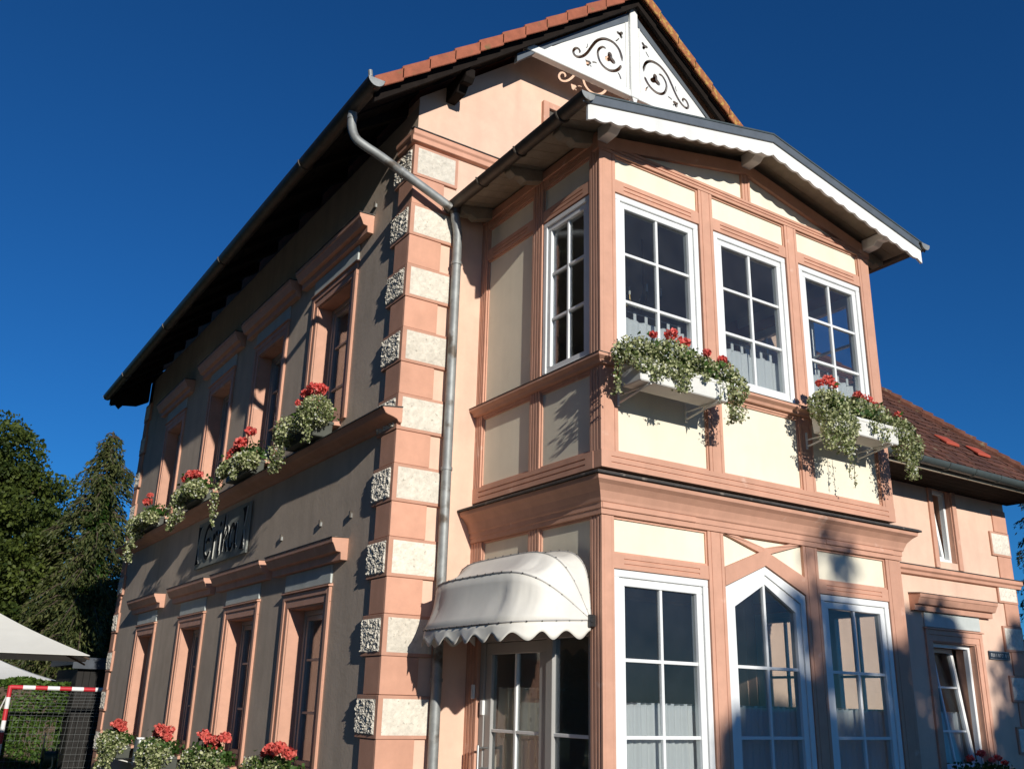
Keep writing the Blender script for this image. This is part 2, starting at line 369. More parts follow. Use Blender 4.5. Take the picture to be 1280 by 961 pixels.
# string bands
st = MB(F).profile([(0,6.99),(.055,7.0),(.055,7.05),(.075,7.07),(.075,7.12),(0,7.14)], X0-.075, X1).build('string_course', 'salmon_plaster', house, bev=.004)
MB(F).profile([(0,7.141),(.085,7.121),(.085,7.132),(0,7.155)], X0-.08, X1).build('flashing', 'black_flashing', st)
MB(Lm).profile([(0,6.99),(.055,7.0),(.055,7.05),(.075,7.07),(.075,7.12),(0,7.14)], Y0+.001, Y0+.34).build('string_course', 'salmon_plaster', house, bev=.004)
st = MB(Lm).profile([(0,4.0),(.035,4.005),(.05,4.03),(.09,4.045),(.15,4.06),(.17,4.07),(.203,4.122),(0,4.145)], Y0-.07, Y1).build('string_course', 'salmon_plaster', house, bev=.004)
MB(Lm).profile([(0,4.146),(.21,4.121),(.21,4.131),(0,4.158)], Y0-.075, Y1).build('flashing', 'black_flashing', st)

# quoins: rough stones in painted borders alternate with smooth salmon blocks
def rough_face(mp, a0, a1, v0, v1, o0, amp, nx, ny):
    mb = MB(mp); k0 = 0
    g = rng.normal(size=(ny+3, nx+3)); g2 = rng.normal(size=(ny//3+3, nx//3+3))
    for j in range(ny+1):
        for i in range(nx+1):
            edge = i in (0,nx) or j in (0,ny)
            h = 0 if edge else amp*(.7*g[j,i]+.6*g2[j//3,i//3])+amp*1.1
            mb.v.append(mp(a0+(a1-a0)*i/nx, v0+(v1-v0)*j/ny, o0+max(0,h)))
    for j in range(ny):
        for i in range(nx): mb.f.append((j*(nx+1)+i, j*(nx+1)+i+1, (j+1)*(nx+1)+i+1, (j+1)*(nx+1)+i))
    return mb
def quoins(parent, Fm, Lmm, xc, yc, ztops, front=True, side=True, wl=.40, wf=.48, sgn=1):
    for k, zt in enumerate(ztops):
        zb = zt-.35; zs = zb-.317
        mb = MB()
        if side and front:           # L-shaped border block and L-shaped salmon block
            bl = MB().box(xc-.035, xc+wf, yc-.028, yc-.0, zb, zt-.002).box(xc-.035, xc-.0, yc, yc+wl, zb, zt-.002)
            b = bl.build('quoin_stone', 'stone_edge', parent, bev=.003)
            rough_face(Fm, xc+.01, xc+wf-.035, zb+.03, zt-.03, .0285, .0022, 18, 12).build('rough_face', 'stone', b)
            rough_face(Lmm, yc+.02, yc+wl-.002, zb+.032, zt-.035, .0365, .0065, 34, 28).build('rough_face', 'stone', b)
            if zs > -.1:
                MB().box(xc-.028, xc+wf-.15, yc-.020, yc, zs+.002, zb-.003).box(xc-.028, xc, yc, yc+wl-.10, zs+.002, zb-.003).build('quoin_block', 'salmon_plaster', parent, bev=.004)
        elif front:
            b = MB(Fm).box(xc-wf, xc, zb, zt-.002, 0, .028).build('quoin_stone', 'stone_edge', parent, bev=.003)
            rough_face(Fm, xc-wf+.03, xc-.02, zb+.03, zt-.03, .0285, .003, 18, 12).build('rough_face', 'stone', b)
            if zs > -.1: MB(Fm).box(xc-wf+.14, xc, zs+.002, zb-.003, 0, .02).build('quoin_block', 'salmon_plaster', parent, bev=.004)
        else:
            b = MB(Lmm).box(yc-wl, yc, zb, zt-.002, 0, .04).build('quoin_stone', 'stone_edge', parent, bev=.003)
            rough_face(Lmm, yc-wl+.02, yc-.02, zb+.03, zt-.03, .0405, .006, 16, 14).build('rough_face', 'stone', b)
            if zs > -.1: MB(Lmm).box(yc-wl+.10, yc, zs+.002, zb-.003, 0, .03).build('quoin_block', 'salmon_plaster', parent, bev=.004)
quoins(house, F, Lm, X0, Y0, [6.97-.667*k for k in range(10)])
quoins(house, F, Lm, X0, Y1, [6.97-.667*k for k in range(10)], front=False)

# left facade windows
def facade_window(parent, mp, c, v0, v1, hw, jw=.145, corn=True, boxed=True, cw=.95, rows=3, deep=.17):
    t = v1+jw
    # moulded surround: outer band and inner band on each jamb and the head
    jm = MB(mp)
    for s in (-1, 1):
        e0, e1 = sorted((c+s*hw, c+s*(hw+jw))); jm.box(e0, e1, v0, v1, 0, .018)
        f0, f1 = sorted((c+s*(hw+jw*.55), c+s*(hw+jw))); jm.box(f0, f1, v0, t, .0182, .030)
    jm.box(c-hw-jw, c+hw+jw, v1+.0005, t, 0, .018); jm.box(c-hw-jw*.55+.001, c+hw+jw*.55-.001, t-jw*.45, t, .0182, .030)
    s_ = jm.build('window_surround', 'salmon', parent, bev=.004)
    MB(mp).profile([(0,t+.001),(.05,t+.001),(.05,t+.016),(0,t+.03)], c-hw-jw-.02, c+hw+jw+.02).build('ledge', 'salmon', s_, bev=.003)
    bx('frieze_panel', 'frieze', s_, mp, c-hw-jw+.01, c+hw+jw-.01, t+.032, t+.215, 0, .022)
    z = t+.22
    MB(mp).profile([(0,z),(.07,z),(.074,z+.072),(.122,z+.078),(.158,z+.155),(.168,z+.16),(.175,z+.205),(0,z+.215)], c-cw, c+cw).build('cornice', 'salmon', s_, bev=.003)
    MB(mp).profile([(0,z+.2155),(.182,z+.206),(.182,z+.214),(0,z+.228)], c-cw-.01, c+cw+.01).build('flashing', 'black_flashing', s_)
    # lined reveal and sill
    rv = MB(mp)
    rv.box(c-hw+.0005, c-hw+.014, v0, v1-.0005, -.29, -.001); rv.box(c+hw-.014, c+hw-.0005, v0, v1-.0005, -.29, -.001)
    rv.box(c-hw+.015, c+hw-.015, v1-.014, v1-.001, -.29, -.001)
    rv.build('reveal', 'salmon', s_)
    MB(mp).profile([(-.28,v0-.04),(.09,v0-.06),(.09,v0-.02),(-.28,v0+.03)], c-hw-.002, c+hw+.002).build('sill', 'salmon', s_, bev=.003)
    rws = [v0+(v1-v0)*q for q in ((.36,.68) if rows == 3 else (.66,))]
    return window(parent, mp, c-hw+.016, c+hw-.016, v0+.03, v1-.016, -deep, 2, rws, 'grey_frame', fw=.05, sw=.05)
for i, c in enumerate(WC):
    facade_window(house, Lm, c, *LO, HW); facade_window(house, Lm, c, *UP, HW)
for (a, v) in ((10.366,3.307),(9.221,3.314),(8.454,3.294),(8.456,6.70)):
    h = bx('wall_anchor', 'zinc_dark', house, Lm, a-.012, a+.012, v-.035, v+.035, 0, .03, .003)
    bx('anchor_plate', 'zinc', h, Lm, a-.016, a-.0125, v-.03, v+.01, 0, .018, 0)

# roof: two slopes, boarded verge and eave, verge tiles one by one
YV, YB = 7.0, 19.15
def slope_slab(mb, x0, x1, off0, off1, y0, y1):
    mb.add([(x0,y0,ztop(x0)-off0),(x1,y0,ztop(x1)-off0),(x1,y1,ztop(x1)-off0),(x0,y1,ztop(x0)-off0),
            (x0,y0,ztop(x0)-off1),(x1,y0,ztop(x1)-off1),(x1,y1,ztop(x1)-off1),(x0,y1,ztop(x0)-off1)],
           [(0,1,2,3),(7,6,5,4),(0,4,5,1),(1,5,6,2),(2,6,7,3),(3,7,4,0)])
mb = MB(); slope_slab(mb, 2.93, APX, .02, .09, YV+.06, YB); slope_slab(mb, APX, 2*APX-2.93, .02, .09, YV+.06, YB)
roof = mb.build('roof', 'tile', house)
nb = 7
for side in (0, 1):                   # soffit boards under the front overhang
    for k in range(nb):
        y0 = YV+.07+k*.068
        mb = MB(); xa, xb = (2.99, APX) if side == 0 else (APX, 2*APX-2.99)
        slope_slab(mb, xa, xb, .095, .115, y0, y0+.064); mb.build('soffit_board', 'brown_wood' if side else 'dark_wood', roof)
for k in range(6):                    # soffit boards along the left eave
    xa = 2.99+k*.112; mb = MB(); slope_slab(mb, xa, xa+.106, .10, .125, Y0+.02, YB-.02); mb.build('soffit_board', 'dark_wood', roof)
for side in (0, 1):                   # barge boards
    mb = MB(); xa, xb = (2.96, APX) if side == 0 else (APX, 2*APX-2.96)
    slope_slab(mb, xa, xb, .116, .23, YV+.09, YV+.13); mb.build('barge_board', 'dark_wood', roof)
    mb = MB(); slope_slab(mb, xa, xb, .116, .26, YB-.1, YB-.06); mb.build('barge_board', 'dark_wood', roof)
n = 12; tl = (APX-2.93)/n
def verge_tile(x0, x1, m, up):        # an L-shaped verge tile, each overlapping the one below
    e0, e1 = (0, .022)
    z0, z1 = ztop(x0), ztop(x1); dx = (x1-x0)*.08
    lift0, lift1 = (.028, .0) if up else (.0, .028)
    ya, yb = YV, YV+.24
    mb = MB()
    a = x0-(dx if up else 0); b = x1+(0 if up else dx)
    za = ztop(a)+lift0 if up else ztop(a)+lift0; zb = ztop(b)+lift1
    mb.add([(a,ya,za),(b,ya,zb),(b,yb,zb),(a,yb,za),(a,ya,za-.145),(b,ya,zb-.145),(b,ya+.025,zb-.145),(a,ya+.025,za-.145),(a,ya+.025,za-.025),(b,ya+.025,zb-.025),(b,yb,zb-.025),(a,yb,za-.025)],
           [(0,1,2,3),(0,4,5,1),(4,7,6,5),(7,8,9,6),(8,11,10,9),(3,2,10,11),(0,3,11,8,7,4),(1,5,6,9,10,2)])
    return mb.build('verge_tile', m, roof, bev=.006)
for k in range(n): verge_tile(2.93+k*tl, 2.93+(k+1)*tl, 'tile', True)
for k in range(n): verge_tile(APX+k*tl, APX+(k+1)*tl, 'tile_lichen', False)
for k in range(24):                   # ridge tiles
    y0 = YV-.02+k*.51
    MB().tube([(APX,y0,ztop(APX)+.0),(APX,y0+.50,ztop(APX)+.015)], [.13,.115], 12).build('ridge_tile', 'tile_lichen' if k < 2 else 'tile', roof, smooth=True)
for x, m in ((4.02,'dark_wood'),(2*APX-4.02,'dark_wood')):      # carved purlin ends
    zt = ztop(x)-.235
    MB(lambda a,v,o: (a, Y0-a*0-o, v) if False else (o, a, v)).prism([(Y0+.02,zt),(YV+.14,zt),(YV+.14,zt-.10),(YV+.19,zt-.15),(YV+.27,zt-.13),(YV+.33,zt-.2),(Y0+.02,zt-.2)], x-.055, x+.055).build('purlin_end', m, house, bev=.006)
for k in range(15):                   # rafter tails along the eave
    y = Y0+.3+k*.79
    MB(lambda a,v,o: (a, o, v)).prism([(X0+.0,ztop(X0)-.13),(2.99,ztop(2.99)-.13),(2.99,ztop(2.99)-.20),(X0,ztop(X0)-.27)], y-.04, y+.04).build('rafter_tail', 'dark_wood', roof)
MB(lambda a,v,o: (a, o, v)).prism([(X0,7.60),(3.0,7.07),(2.97,6.9),(3.06,6.93),(3.13,6.86),(3.2,6.95),(3.45,6.98),(X0,7.1)], YB-.2, YB-.1).build('eave_bracket', 'dark_wood', roof)
# gutter and downpipe of the main eave
def gutter(name, m, parent, p0, p1, rad, ends=(True, True), n=10):
    p0, p1 = Vector(p0), Vector(p1); ax = (p1-p0).normalized(); side = ax.cross(Vector((0,0,1))).normalized()
    mb = MB(); ring = []
    for rr in (rad, rad*.93):
        for j in range(n+1):
            a = math.pi*j/n; ring.append(side*math.cos(a)*rr - Vector((0,0,1))*math.sin(a)*rr)
    ring = ring[:n+1]+ring[n+1:][::-1]; k = len(ring)
    mb.v = [tuple(p0+q) for q in ring]+[tuple(p1+q) for q in ring]
    mb.f = [(i,(i+1)%k,k+(i+1)%k,k+i) for i in range(k)]+[tuple(range(k))[::-1], tuple(range(k,2*k))]
    g = mb.build(name, m, parent, smooth=True)
    MB().tube([p0+side*rad*1.0, p1+side*rad*1.0], .011, 8).build('bead', m, g, smooth=True)
    for e, p, s in ((ends[0], p0, 1), (ends[1], p1, -1)):
        if e:
            mc = MB(); arc = [side*math.cos(math.pi*j/n)*rad*1.02-Vector((0,0,1))*math.sin(math.pi*j/n)*rad*1.02 for j in range(n+1)]
            mc.v = [tuple(p+q-ax*s*.006) for q in arc]+[tuple(p+q-ax*s*.001) for q in arc]; k2 = n+1
            mc.f = [tuple(range(k2)), tuple(range(k2,2*k2))[::-1]]+[(i,(i+1)%k2,k2+(i+1)%k2,k2+i) for i in range(k2)]
            mc.build('end_cap', 'zinc', g)
    return g
g = gutter('gutter', 'zinc_dark', house, (2.915,6.97,7.115), (2.915,YB,7.115), .082)
for k in range(4):
    y = Y0+1.2+k*2.9
    MB().tube([(2.915+.086*math.cos(a),y,7.115+.086*math.sin(a)) for a in np.linspace(math.pi,2*math.pi,9)]+[(3.10,y,7.17)], .008, 6).build('gutter_bracket', 'zinc_dark', g)
MB().tube([(2.86,6.985,7.12),(2.85,6.985,7.185)], .022, 8).build('gutter_spike', 'zinc', g)
dp = MB().tube(cat([(2.915,7.50,7.06),(2.915,7.50,6.97),(2.92,7.49,6.86),(2.96,7.46,6.74),(3.06,7.43,6.67),(3.20,7.42,6.62),(3.45,7.41,6.52),(3.70,7.40,6.42),(3.93,7.39,6.325),(4.0,7.38,6.29)],5), .044, 14).build('downpipe', 'zinc', house, smooth=True)
MB().tube([(3.42,7.411,6.532),(3.455,7.41,6.518)], .049, 14).build('collar', 'zinc', dp, smooth=True)
MB().tube([(2.915,7.50,7.0),(2.915,7.50,6.96)], .050, 14).build('collar', 'zinc', dp, smooth=True)

# pierced gable ornament, king post and chord
YO = 7.22
orn_main = [(5.478,8.713),(5.486,8.749),(5.461,8.77),(5.419,8.751),(5.394,8.699),(5.411,8.658),(5.461,8.654),(5.529,8.695),(5.597,8.775),(5.666,8.896),(5.736,9.003),(5.824,9.074),(5.913,9.101),(6.002,9.092),(6.073,9.041),(6.112,8.958),(6.121,8.887)]
orn_in = [(5.876,8.959),(5.823,8.957),(5.77,8.903),(5.752,8.829),(5.778,8.742),(5.839,8.687),(5.926,8.673),(6.015,8.707),(6.078,8.768),(6.106,8.822)]
def stroke(pts, w0, w1=None, k=5):
    P = np.array(cat(pts, k)); T = np.gradient(P, axis=0); T /= np.linalg.norm(T,axis=1)[:,None]; N_ = np.stack([-T[:,1],T[:,0]],1)
    t = np.linspace(0,1,len(P)); wv = (w0+(w0 if w1 is None else w1-w0)*0+((w1 or w0)-w0)*t)*np.clip(np.minimum(t,1-t)*14+.35,0,1)
    return np.concatenate([P+N_*wv[:,None], (P-N_*wv[:,None])[::-1]])
def blob(cx, cz, lobes, rr, ll, rot=0):
    a = np.linspace(0, 2*math.pi, 40, endpoint=False); q = rr*(1+ll*np.cos(lobes*(a-rot)))
    return np.stack([cx+q*np.cos(a), cz+q*np.sin(a)],1)
def spade(cx, cz, s, ang):
    q = np.array([(0,1),(-.35,.55),(-.8,.1),(-.75,-.4),(-.3,-.5),(-.08,-.3),(-.2,-.9),(.2,-.9),(.08,-.3),(.3,-.5),(.75,-.4),(.8,.1),(.35,.55)])*s
    c_, s_ = math.cos(ang), math.sin(ang)
    return np.stack([cx+q[:,0]*c_-q[:,1]*s_, cz+q[:,0]*s_+q[:,1]*c_],1)
cuts = [stroke(orn_main,.016,.021), stroke(orn_in,.015,.021), blob(5.936,8.848,3,.066,.34,-.5), spade(5.612,8.634,.058,.95),
        stroke([(5.668,8.672),(5.70,8.687),(5.735,8.692)],.010), stroke([(6.052,8.70),(6.078,8.67),(6.10,8.62)],.008,.013),
        stroke([(6.025,9.135),(6.055,9.165),(6.078,9.20)],.008), blob(6.10,9.268,3,.042,.4,.9), stroke([(5.575,8.83),(5.60,8.862),(5.598,8.90)],.006)]
def pierced(poly, holes_, y, ext, name, m, parent):
    cu = bpy.data.curves.new(name, 'CURVE'); cu.dimensions = '2D'; cu.fill_mode = 'BOTH'; cu.extrude = ext
    for pl in [poly]+holes_:
        s = cu.splines.new('POLY'); s.points.add(len(pl)-1); s.use_cyclic_u = True
        for p, q in zip(s.points, pl): p.co = (q[0], q[1], 0, 1)
    ob = bpy.data.objects.new('tmp', cu); col.objects.link(ob); bpy.context.view_layer.update()
    me = bpy.data.meshes.new_from_object(ob.evaluated_get(bpy.context.evaluated_depsgraph_get()))
    bpy.data.objects.remove(ob); me.name = name
    me.transform(Matrix(((1,0,0,0),(0,0,-1,y),(0,1,0,0),(0,0,0,1))))
    me.materials.clear(); me.materials.append(MAT[m])
    o = bpy.data.objects.new(name, me); col.objects.link(o); setparent(o, parent); return o
go = MB(FRONT(YO)).box(6.23,6.35,8.42,9.76,-.03,.055).build('king_post', 'white_paint', house, bev=.008)
MB(FRONT(YO)).prism([(6.25,8.42),(6.33,8.42),(6.31,8.36),(6.27,8.36)],-.02,.045).build('pendant', 'white_paint', go, bev=.004)
for s in (1, -1):
    fx = (lambda x: x) if s == 1 else (lambda x: 2*APX-x)
    poly = [(fx(a),b) for a,b in ((4.93,8.52),(6.228,8.52),(6.228,9.575),(5.10,8.632),(5.05,8.655))]
    pan = pierced(poly, [[(fx(a),b) for a,b in c] for c in cuts], YO, .016, 'pierced_panel', 'white_paint', go)
    x0, x1 = sorted((fx(4.74), fx(6.228)))
    MB(FRONT(YO)).box(x0,x1,8.425,8.519,-.045,.045).build('chord', 'white_paint', go, bev=.006)
    x0, x1 = sorted((fx(6.175), fx(6.19)))
    MB(FRONT(YO)).box(x0,x1,8.53,9.52,.0165,.026).build('bead', 'white_paint', pan)
    a0, a1 = fx(4.62), fx(6.22)
    MB(FRONT(YO)).prism([(a0,ztop(a0)-.24),(a1,ztop(a1)-.24),(a1,ztop(a1)-.36),(fx(5.09),ztop(fx(5.09))-.30),(a0,ztop(a0)-.34)],-.03,.03).build('rafter', 'flashing', go)
# ------------------------------------------------------------------ two-storey glazed bay
BX0, BX1, BY0, BY1 = 4.48, 8.17, 5.60, 7.548
bay = thing('glazed_bay', 'two-storey half-timbered bay with salmon posts, cream panels and low gable roof', 'bay', ((BX0+BX1)/2, BY0, 0))
BF = FRONT(BY0); BL = LEFT(BX0); BR = RIGHT(BX1)
def post(mp, a0, a1, v0, v1, o=.0, dep=.10, gro=True, parent=bay, name='post', fine=False):
    """timber with stopped flutes cut into its face"""
    w_ = a1-a0; gd = .010; c = (a0+a1)/2
    if not gro: return bx(name, 'salmon', parent, mp, a0, a1, v0, v1, o-dep, o)
    pts = [(a0,o-dep),(a0,o)]
    gd, gw = (.006, .004) if fine else (.010, .007)
    for q in ((-.30, .30) if fine else (-.26, 0, .26)) if w_ > .11 else (-.2, .2):
        x = c+q*w_; pts += [(x-gw,o),(x-gw*.5,o-gd),(x+gw*.5,o-gd),(x+gw,o)]
    pts += [(a1,o),(a1,o-dep)]
    return MB(mp).plan(pts, v0, v1).build(name, 'salmon', parent)
def rail(mp, a0, a1, v0, v1, o=.0, dep=.10, n=2, parent=bay, name='rail'):
    gd = .009; h = v1-v0; pts = [(o-dep,v0),(o,v0)]
    for k in range(n):
        y = v0+h*(k+1)/(n+1); pts += [(o,y-.006),(o-gd,y-.003),(o-gd,y+.003),(o,y+.006)]
    pts += [(o,v1),(o-dep,v1)]
    m0, m1 = a0+.10, a1-.10
    if m1-m0 < .2 or n == 0: return bx(name, 'salmon', parent, mp, a0, a1, v0, v1, o-dep, o)
    p = bx(name, 'salmon', parent, mp, a0, m0, v0, v1, o-dep, o, 0)
    MB(mp).profile(pts, m0, m1).build('fluted_length', 'salmon', p)
    bx('rail_end', 'salmon', p, mp, m1, a1, v0, v1, o-dep, o, 0)
    return p
def panel(mp, a0, a1, v0, v1, o=-.03, dep=.05):
    p = bx('panel', 'cream', bay, mp, a0+.001, a1-.001, v0+.001, v1-.001, o-dep, o, 0)
    mo = MB(mp); t = .016; e = o+.014
    mo.box(a0+.001,a1-.001,v1-t,v1-.001,o,e); mo.box(a0+.001,a1-.001,v0+.001,v0+t,o,e); mo.box(a0+.001,a0+t,v0+t,v1-t,o,e); mo.box(a1-t,a1-.001,v0+t,v1-t,o,e)
    mo.build('moulding', 'salmon', p)
    return p
# --- upper storey, front
UPX = [(4.48,4.655),(5.665,5.84),(6.85,7.022),(8.0,8.17)]
UZ0 = 3.36
for i, (a0, a1) in enumerate(UPX): post(BF, a0, a1, 3.505, 6.225, dep=.02 if i in (0,3) else .10, fine=True)
rail(BF, BX0, BX1, 3.365, 3.504, .004, .10, 2)
for (l, r_) in zip(UPX[:-1], UPX[1:]):
    a0, a1 = l[1], r_[0]
    panel(BF, a0, a1, 3.505, 4.185)
    rail(BF, a0+.001, a1-.001, 4.186, 4.285, -.006, .09, 0)
    window(bay, BF, a0+.012, a1-.012, 4.305, 5.85, -.012, 2, [4.86, 5.305], fw=.055, sw=.055)
    rail(BF, a0+.001, a1-.001, 5.86, 5.975, -.004, .09, 2)
    panel(BF, a0, a1, 5.976, 6.225)
def sweep(prof, x0, x1, y0, y1, name, m, parent, bev=0.):      # profile (out, z) mitred round the three sides
    mb = MB(); n = len(prof)
    for (cx, cy, sx, sy) in ((x0,y1,-1,0),(x0,y0,-1,-1),(x1,y0,1,-1),(x1,y1,1,0)):
        mb.v += [(cx+sx*o, cy+sy*o, z) for o, z in prof]
    for k in range(3):
        for i in range(n): mb.f.append((k*n+i, k*n+(i+1)%n, (k+1)*n+(i+1)%n, (k+1)*n+i))
    mb.f += [tuple(range(n)), tuple(range(3*n,4*n))]
    return mb.build(name, m, parent, bev=bev)
sweep([(-.05,4.205),(.03,4.215),(.04,4.24),(.075,4.262),(.075,4.285),(-.05,4.302)], BX0, BX1, BY0, BY1, 'sill_moulding', 'salmon', bay)
sweep([(-.04,4.3025),(.08,4.286),(.08,4.292),(-.04,4.309)], BX0, BX1, BY0, BY1, 'sill_flashing', 'black_flashing', bay)
# --- upper storey, left and right faces
for side, mp in ((0, BL), (1, BR)):
    post(mp, BY0+.001, 5.745, 3.505, 6.36, -.001); post(mp, 6.46, 6.615, 3.505, 6.36); post(mp, 7.43, BY1, 3.505, 6.36)
    rail(mp, BY0+.101, BY1, 3.365, 3.504, .004, .09, 2)
    for a0, a1 in ((5.745,6.46),(6.615,7.43)):
        panel(mp, a0, a1, 3.505, 4.185); rail(mp, a0+.001, a1-.001, 4.186, 4.285, -.006, .09, 1)
        rail(mp, a0+.001, a1-.001, 5.86, 5.975, -.004, .09, 2); panel(mp, a0, a1, 5.976, 6.225)
        rail(mp, a0+.001, a1-.001, 6.226, 6.31, -.004, .09, 1)
    window(bay, mp, 5.757, 6.448, 4.305, 5.85, -.012, 2, [4.86, 5.305], fw=.05, sw=.05)
    if side: window(bay, mp, 6.627, 7.418, 4.305, 5.85, -.012, 2, [4.86, 5.305], fw=.05, sw=.05)
    else: panel(mp, 6.615, 7.43, 4.31, 5.858)
# gable field above the windows
rail(BF, BX0, BX1, 6.226, 6.32, .006, .1, 2)
def broof(x): return 6.375+.212*((x if x < 6.33 else 12.66-x)-3.98)     # top of the bay roof
gz = lambda x: broof(x)-.115
post(BF, 6.275, 6.385, 6.321, gz(6.33)-.06, -.002, .09)
MB(BF).prism([(BX0,6.32),(6.274,6.32),(6.274,gz(6.274)-.06),(BX0,gz(BX0)-.0)], -.08, -.03).build('panel', 'cream', bay)
MB(BF).prism([(6.386,6.32),(BX1,6.32),(BX1,gz(BX1)-.0),(6.386,gz(6.386)-.06)], -.08, -.03).build('panel', 'cream', bay)
for xa, xb in ((BX0-.02,6.33),(6.33,BX1+.02)):
    MB(BF).prism([(xa,gz(xa)-.135),(xb,gz(xb)-.135),(xb,gz(xb)-.004),(xa,gz(xa)-.004)], -.09, .012).build('raking_beam', 'salmon', bay, bev=.004)
# --- mid cornice
cn = sweep([(-.04,2.985),(.012,2.99),(.012,3.03),(.02,3.035),(.02,3.075),(.032,3.085),(.038,3.11),(.06,3.16),(.10,3.205),(.135,3.23),(.14,3.265),(-.04,3.30)], BX0, BX1, BY0, BY1, 'cornice', 'salmon', bay)
sweep([(-.04,3.3005),(.165,3.266),(.165,3.282),(.14,3.295),(-.04,3.345),(-.04,3.36)], BX0, BX1, BY0, BY1, 'cornice_flashing', 'black_flashing', bay)
for a in (4.95, 7.55): bx('fascia_block', 'salmon', cn, BF, a-.48, a+.5, 3.033, 3.078, .0, .028)
bx('floor_slab', 'interior_dark', bay, IDENT, BX0+.06, BX1-.06, BY0+.06, 7.85, 3.03, 3.29, 0)
bx('interior_ceiling', 'interior', bay, IDENT, BX0+.09, BX1-.09, BY0+.10, 7.85, 6.1, 6.16, 0)
# --- lower storey, front
LPX = [(4.48,4.60),(5.60,5.78),(6.77,6.96),(7.945,8.17)]
for i, (a0, a1) in enumerate(LPX): post(BF, a0, a1, .0, 2.985, dep=.02 if i in (0,3) else .10, fine=True)
for i, (l, r_) in enumerate(zip(LPX[:-1], LPX[1:])):
    a0, a1 = l[1], r_[0]
    panel(BF, a0, a1, .12, .62); rail(BF, a0+.001, a1-.001, .0, .118, -.004, .09, 0); rail(BF, a0+.001, a1-.001, .622, .70, .02, .11, 0)
    if i != 1:
        panel(BF, a0, a1, 2.70, 2.985); rail(BF, a0+.001, a1-.001, 2.588, 2.699, -.004, .09, 2)
        window(bay, BF, a0+.006, a1-.006, .71, 2.582, -.012, 2, [1.375, 1.92], fw=.055, sw=.06)
    else:                             # pointed centre window under a timber saltire
        c = (a0+a1)/2; z1, za = 2.545, 2.755; s = (za-z1)/((a1-a0)/2); fw = .055
        def house_ring(q0, q1, zb0, o0, o1, name, par):      # frame between two offset outlines
            A = [(a0+.006+q0,.71+zb0),(a1-.006-q0,.71+zb0),(a1-.006-q0,z1-q0*1.25),(c,za-q0*1.25),(a0+.006+q0,z1-q0*1.25)]
            B = [(a0+.006+q1,.71+zb0+q1-q0),(a1-.006-q1,.71+zb0+q1-q0),(a1-.006-q1,z1-q1*1.25),(c,za-q1*1.25),(a0+.006+q1,z1-q1*1.25)]
            mb = MB(BF)
            for k in range(5):
                j = (k+1)%5; mb.prism([A[k],A[j],B[j],B[k]], o0, o1)
            return mb.build(name, 'white_frame', par)
        fr = house_ring(0, fw, 0, -.082, -.012, 'window', bay); house_ring(fw+.003, fw+.063, fw+.003, -.096, -.026, 'casement', fr)
        g0, g1 = a0+.006+.118, a1-.006-.118; zt = lambda x: z1-.118*1.25+s*((x-a0-.006-.118) if x < c else (a1-.006-.118-x))
        zt2 = lambda x: z1-.1475+(za-z1)*(1-abs(x-c)/((a1-a0)/2-.006-.118))
        bx('glazing_bar', 'white_frame', fr, BF, c-.013, c+.013, .83, za-.15, -.071, -.036, .003)
        for y in (1.375, 1.92): bx('glazing_bar', 'white_frame', fr, BF, g0, g1, y-.013, y+.013, -.073, -.038, .003)
        for (x0, x1) in ((g0,c),(c,g1)):
            for (y0, y1) in ((.83,1.375),(1.375,1.92)): bx('pane', 'glass', fr, BF, x0+.001, x1-.001, y0+.001, y1-.001, -.060, -.054, 0)
            MB(BF).prism([(x0+.001,1.921),(x1-.001,1.921),(x1-.001,zt2(x1)),(x0+.001,zt2(x0))], -.060, -.054).build('pane', 'glass', fr)
        # saltire and its four cream fields
        MB(BF).prism([(a0+.001,z1+.004),(c,za+.004),(a1-.001,z1+.004),(a1-.001,2.984),(a0+.001,2.984)], -.085, -.03).build('panel', 'cream', bay)
        hw_ = (a1-a0)/2-.001; zc = 2.848; sl_ = .385; b = .048
        mb = MB(BF).prism([(a0+.001,z1+.009),(c,za+.009),(c,zc+b),(a0+.001,zc-sl_*hw_+b)], -.029, .004); mb.prism([(c,za+.009),(a1-.001,z1+.009),(a1-.001,zc-sl_*hw_+b),(c,zc+b)], -.029, .004)
        mb.build('brace', 'salmon', bay)
        mb = MB(BF).prism([(a0+.001,2.984),(a0+.001,zc+sl_*hw_-b),(c-.03,zc+.012),(c+.03,zc+.06),(a0+.17,2.984)], -.029, .001); mb.prism([(a1-.001,2.984),(a1-.17,2.984),(c-.03,zc+.06),(c+.03,zc+.012),(a1-.001,zc+sl_*hw_-b)], -.029, .002)
        mb.build('brace', 'salmon', bay)
# --- lower storey, right face and left face with the door
post(BR, BY0+.001, 5.745, 0, 2.985, -.001); post(BR, 6.46, 6.615, 0, 2.985); post(BR, 7.43, BY1, 0, 2.985)
for a0, a1 in ((5.745,6.46),(6.615,7.43)):
    panel(BR, a0, a1, .0, .70); panel(BR, a0, a1, 2.70, 2.985); rail(BR, a0+.001, a1-.001, 2.588, 2.699, -.004, .09, 1)
    window(bay, BR, a0+.006, a1-.006, .71, 2.582, -.012, 2, [1.375, 1.92], fw=.05, sw=.05)
post(BL, BY0+.001, 5.745, 0, 2.985, -.001); post(BL, 6.44, 6.60, 2.16, 2.985); post(BL, 7.36, BY1, 0, 2.985)
for a0, a1 in ((5.745,6.44),(6.60,7.36)): panel(BL, a0, a1, 2.30, 2.985)
rail(BL, 5.746, 7.359, 2.16, 2.299, -.004, .09, 2)
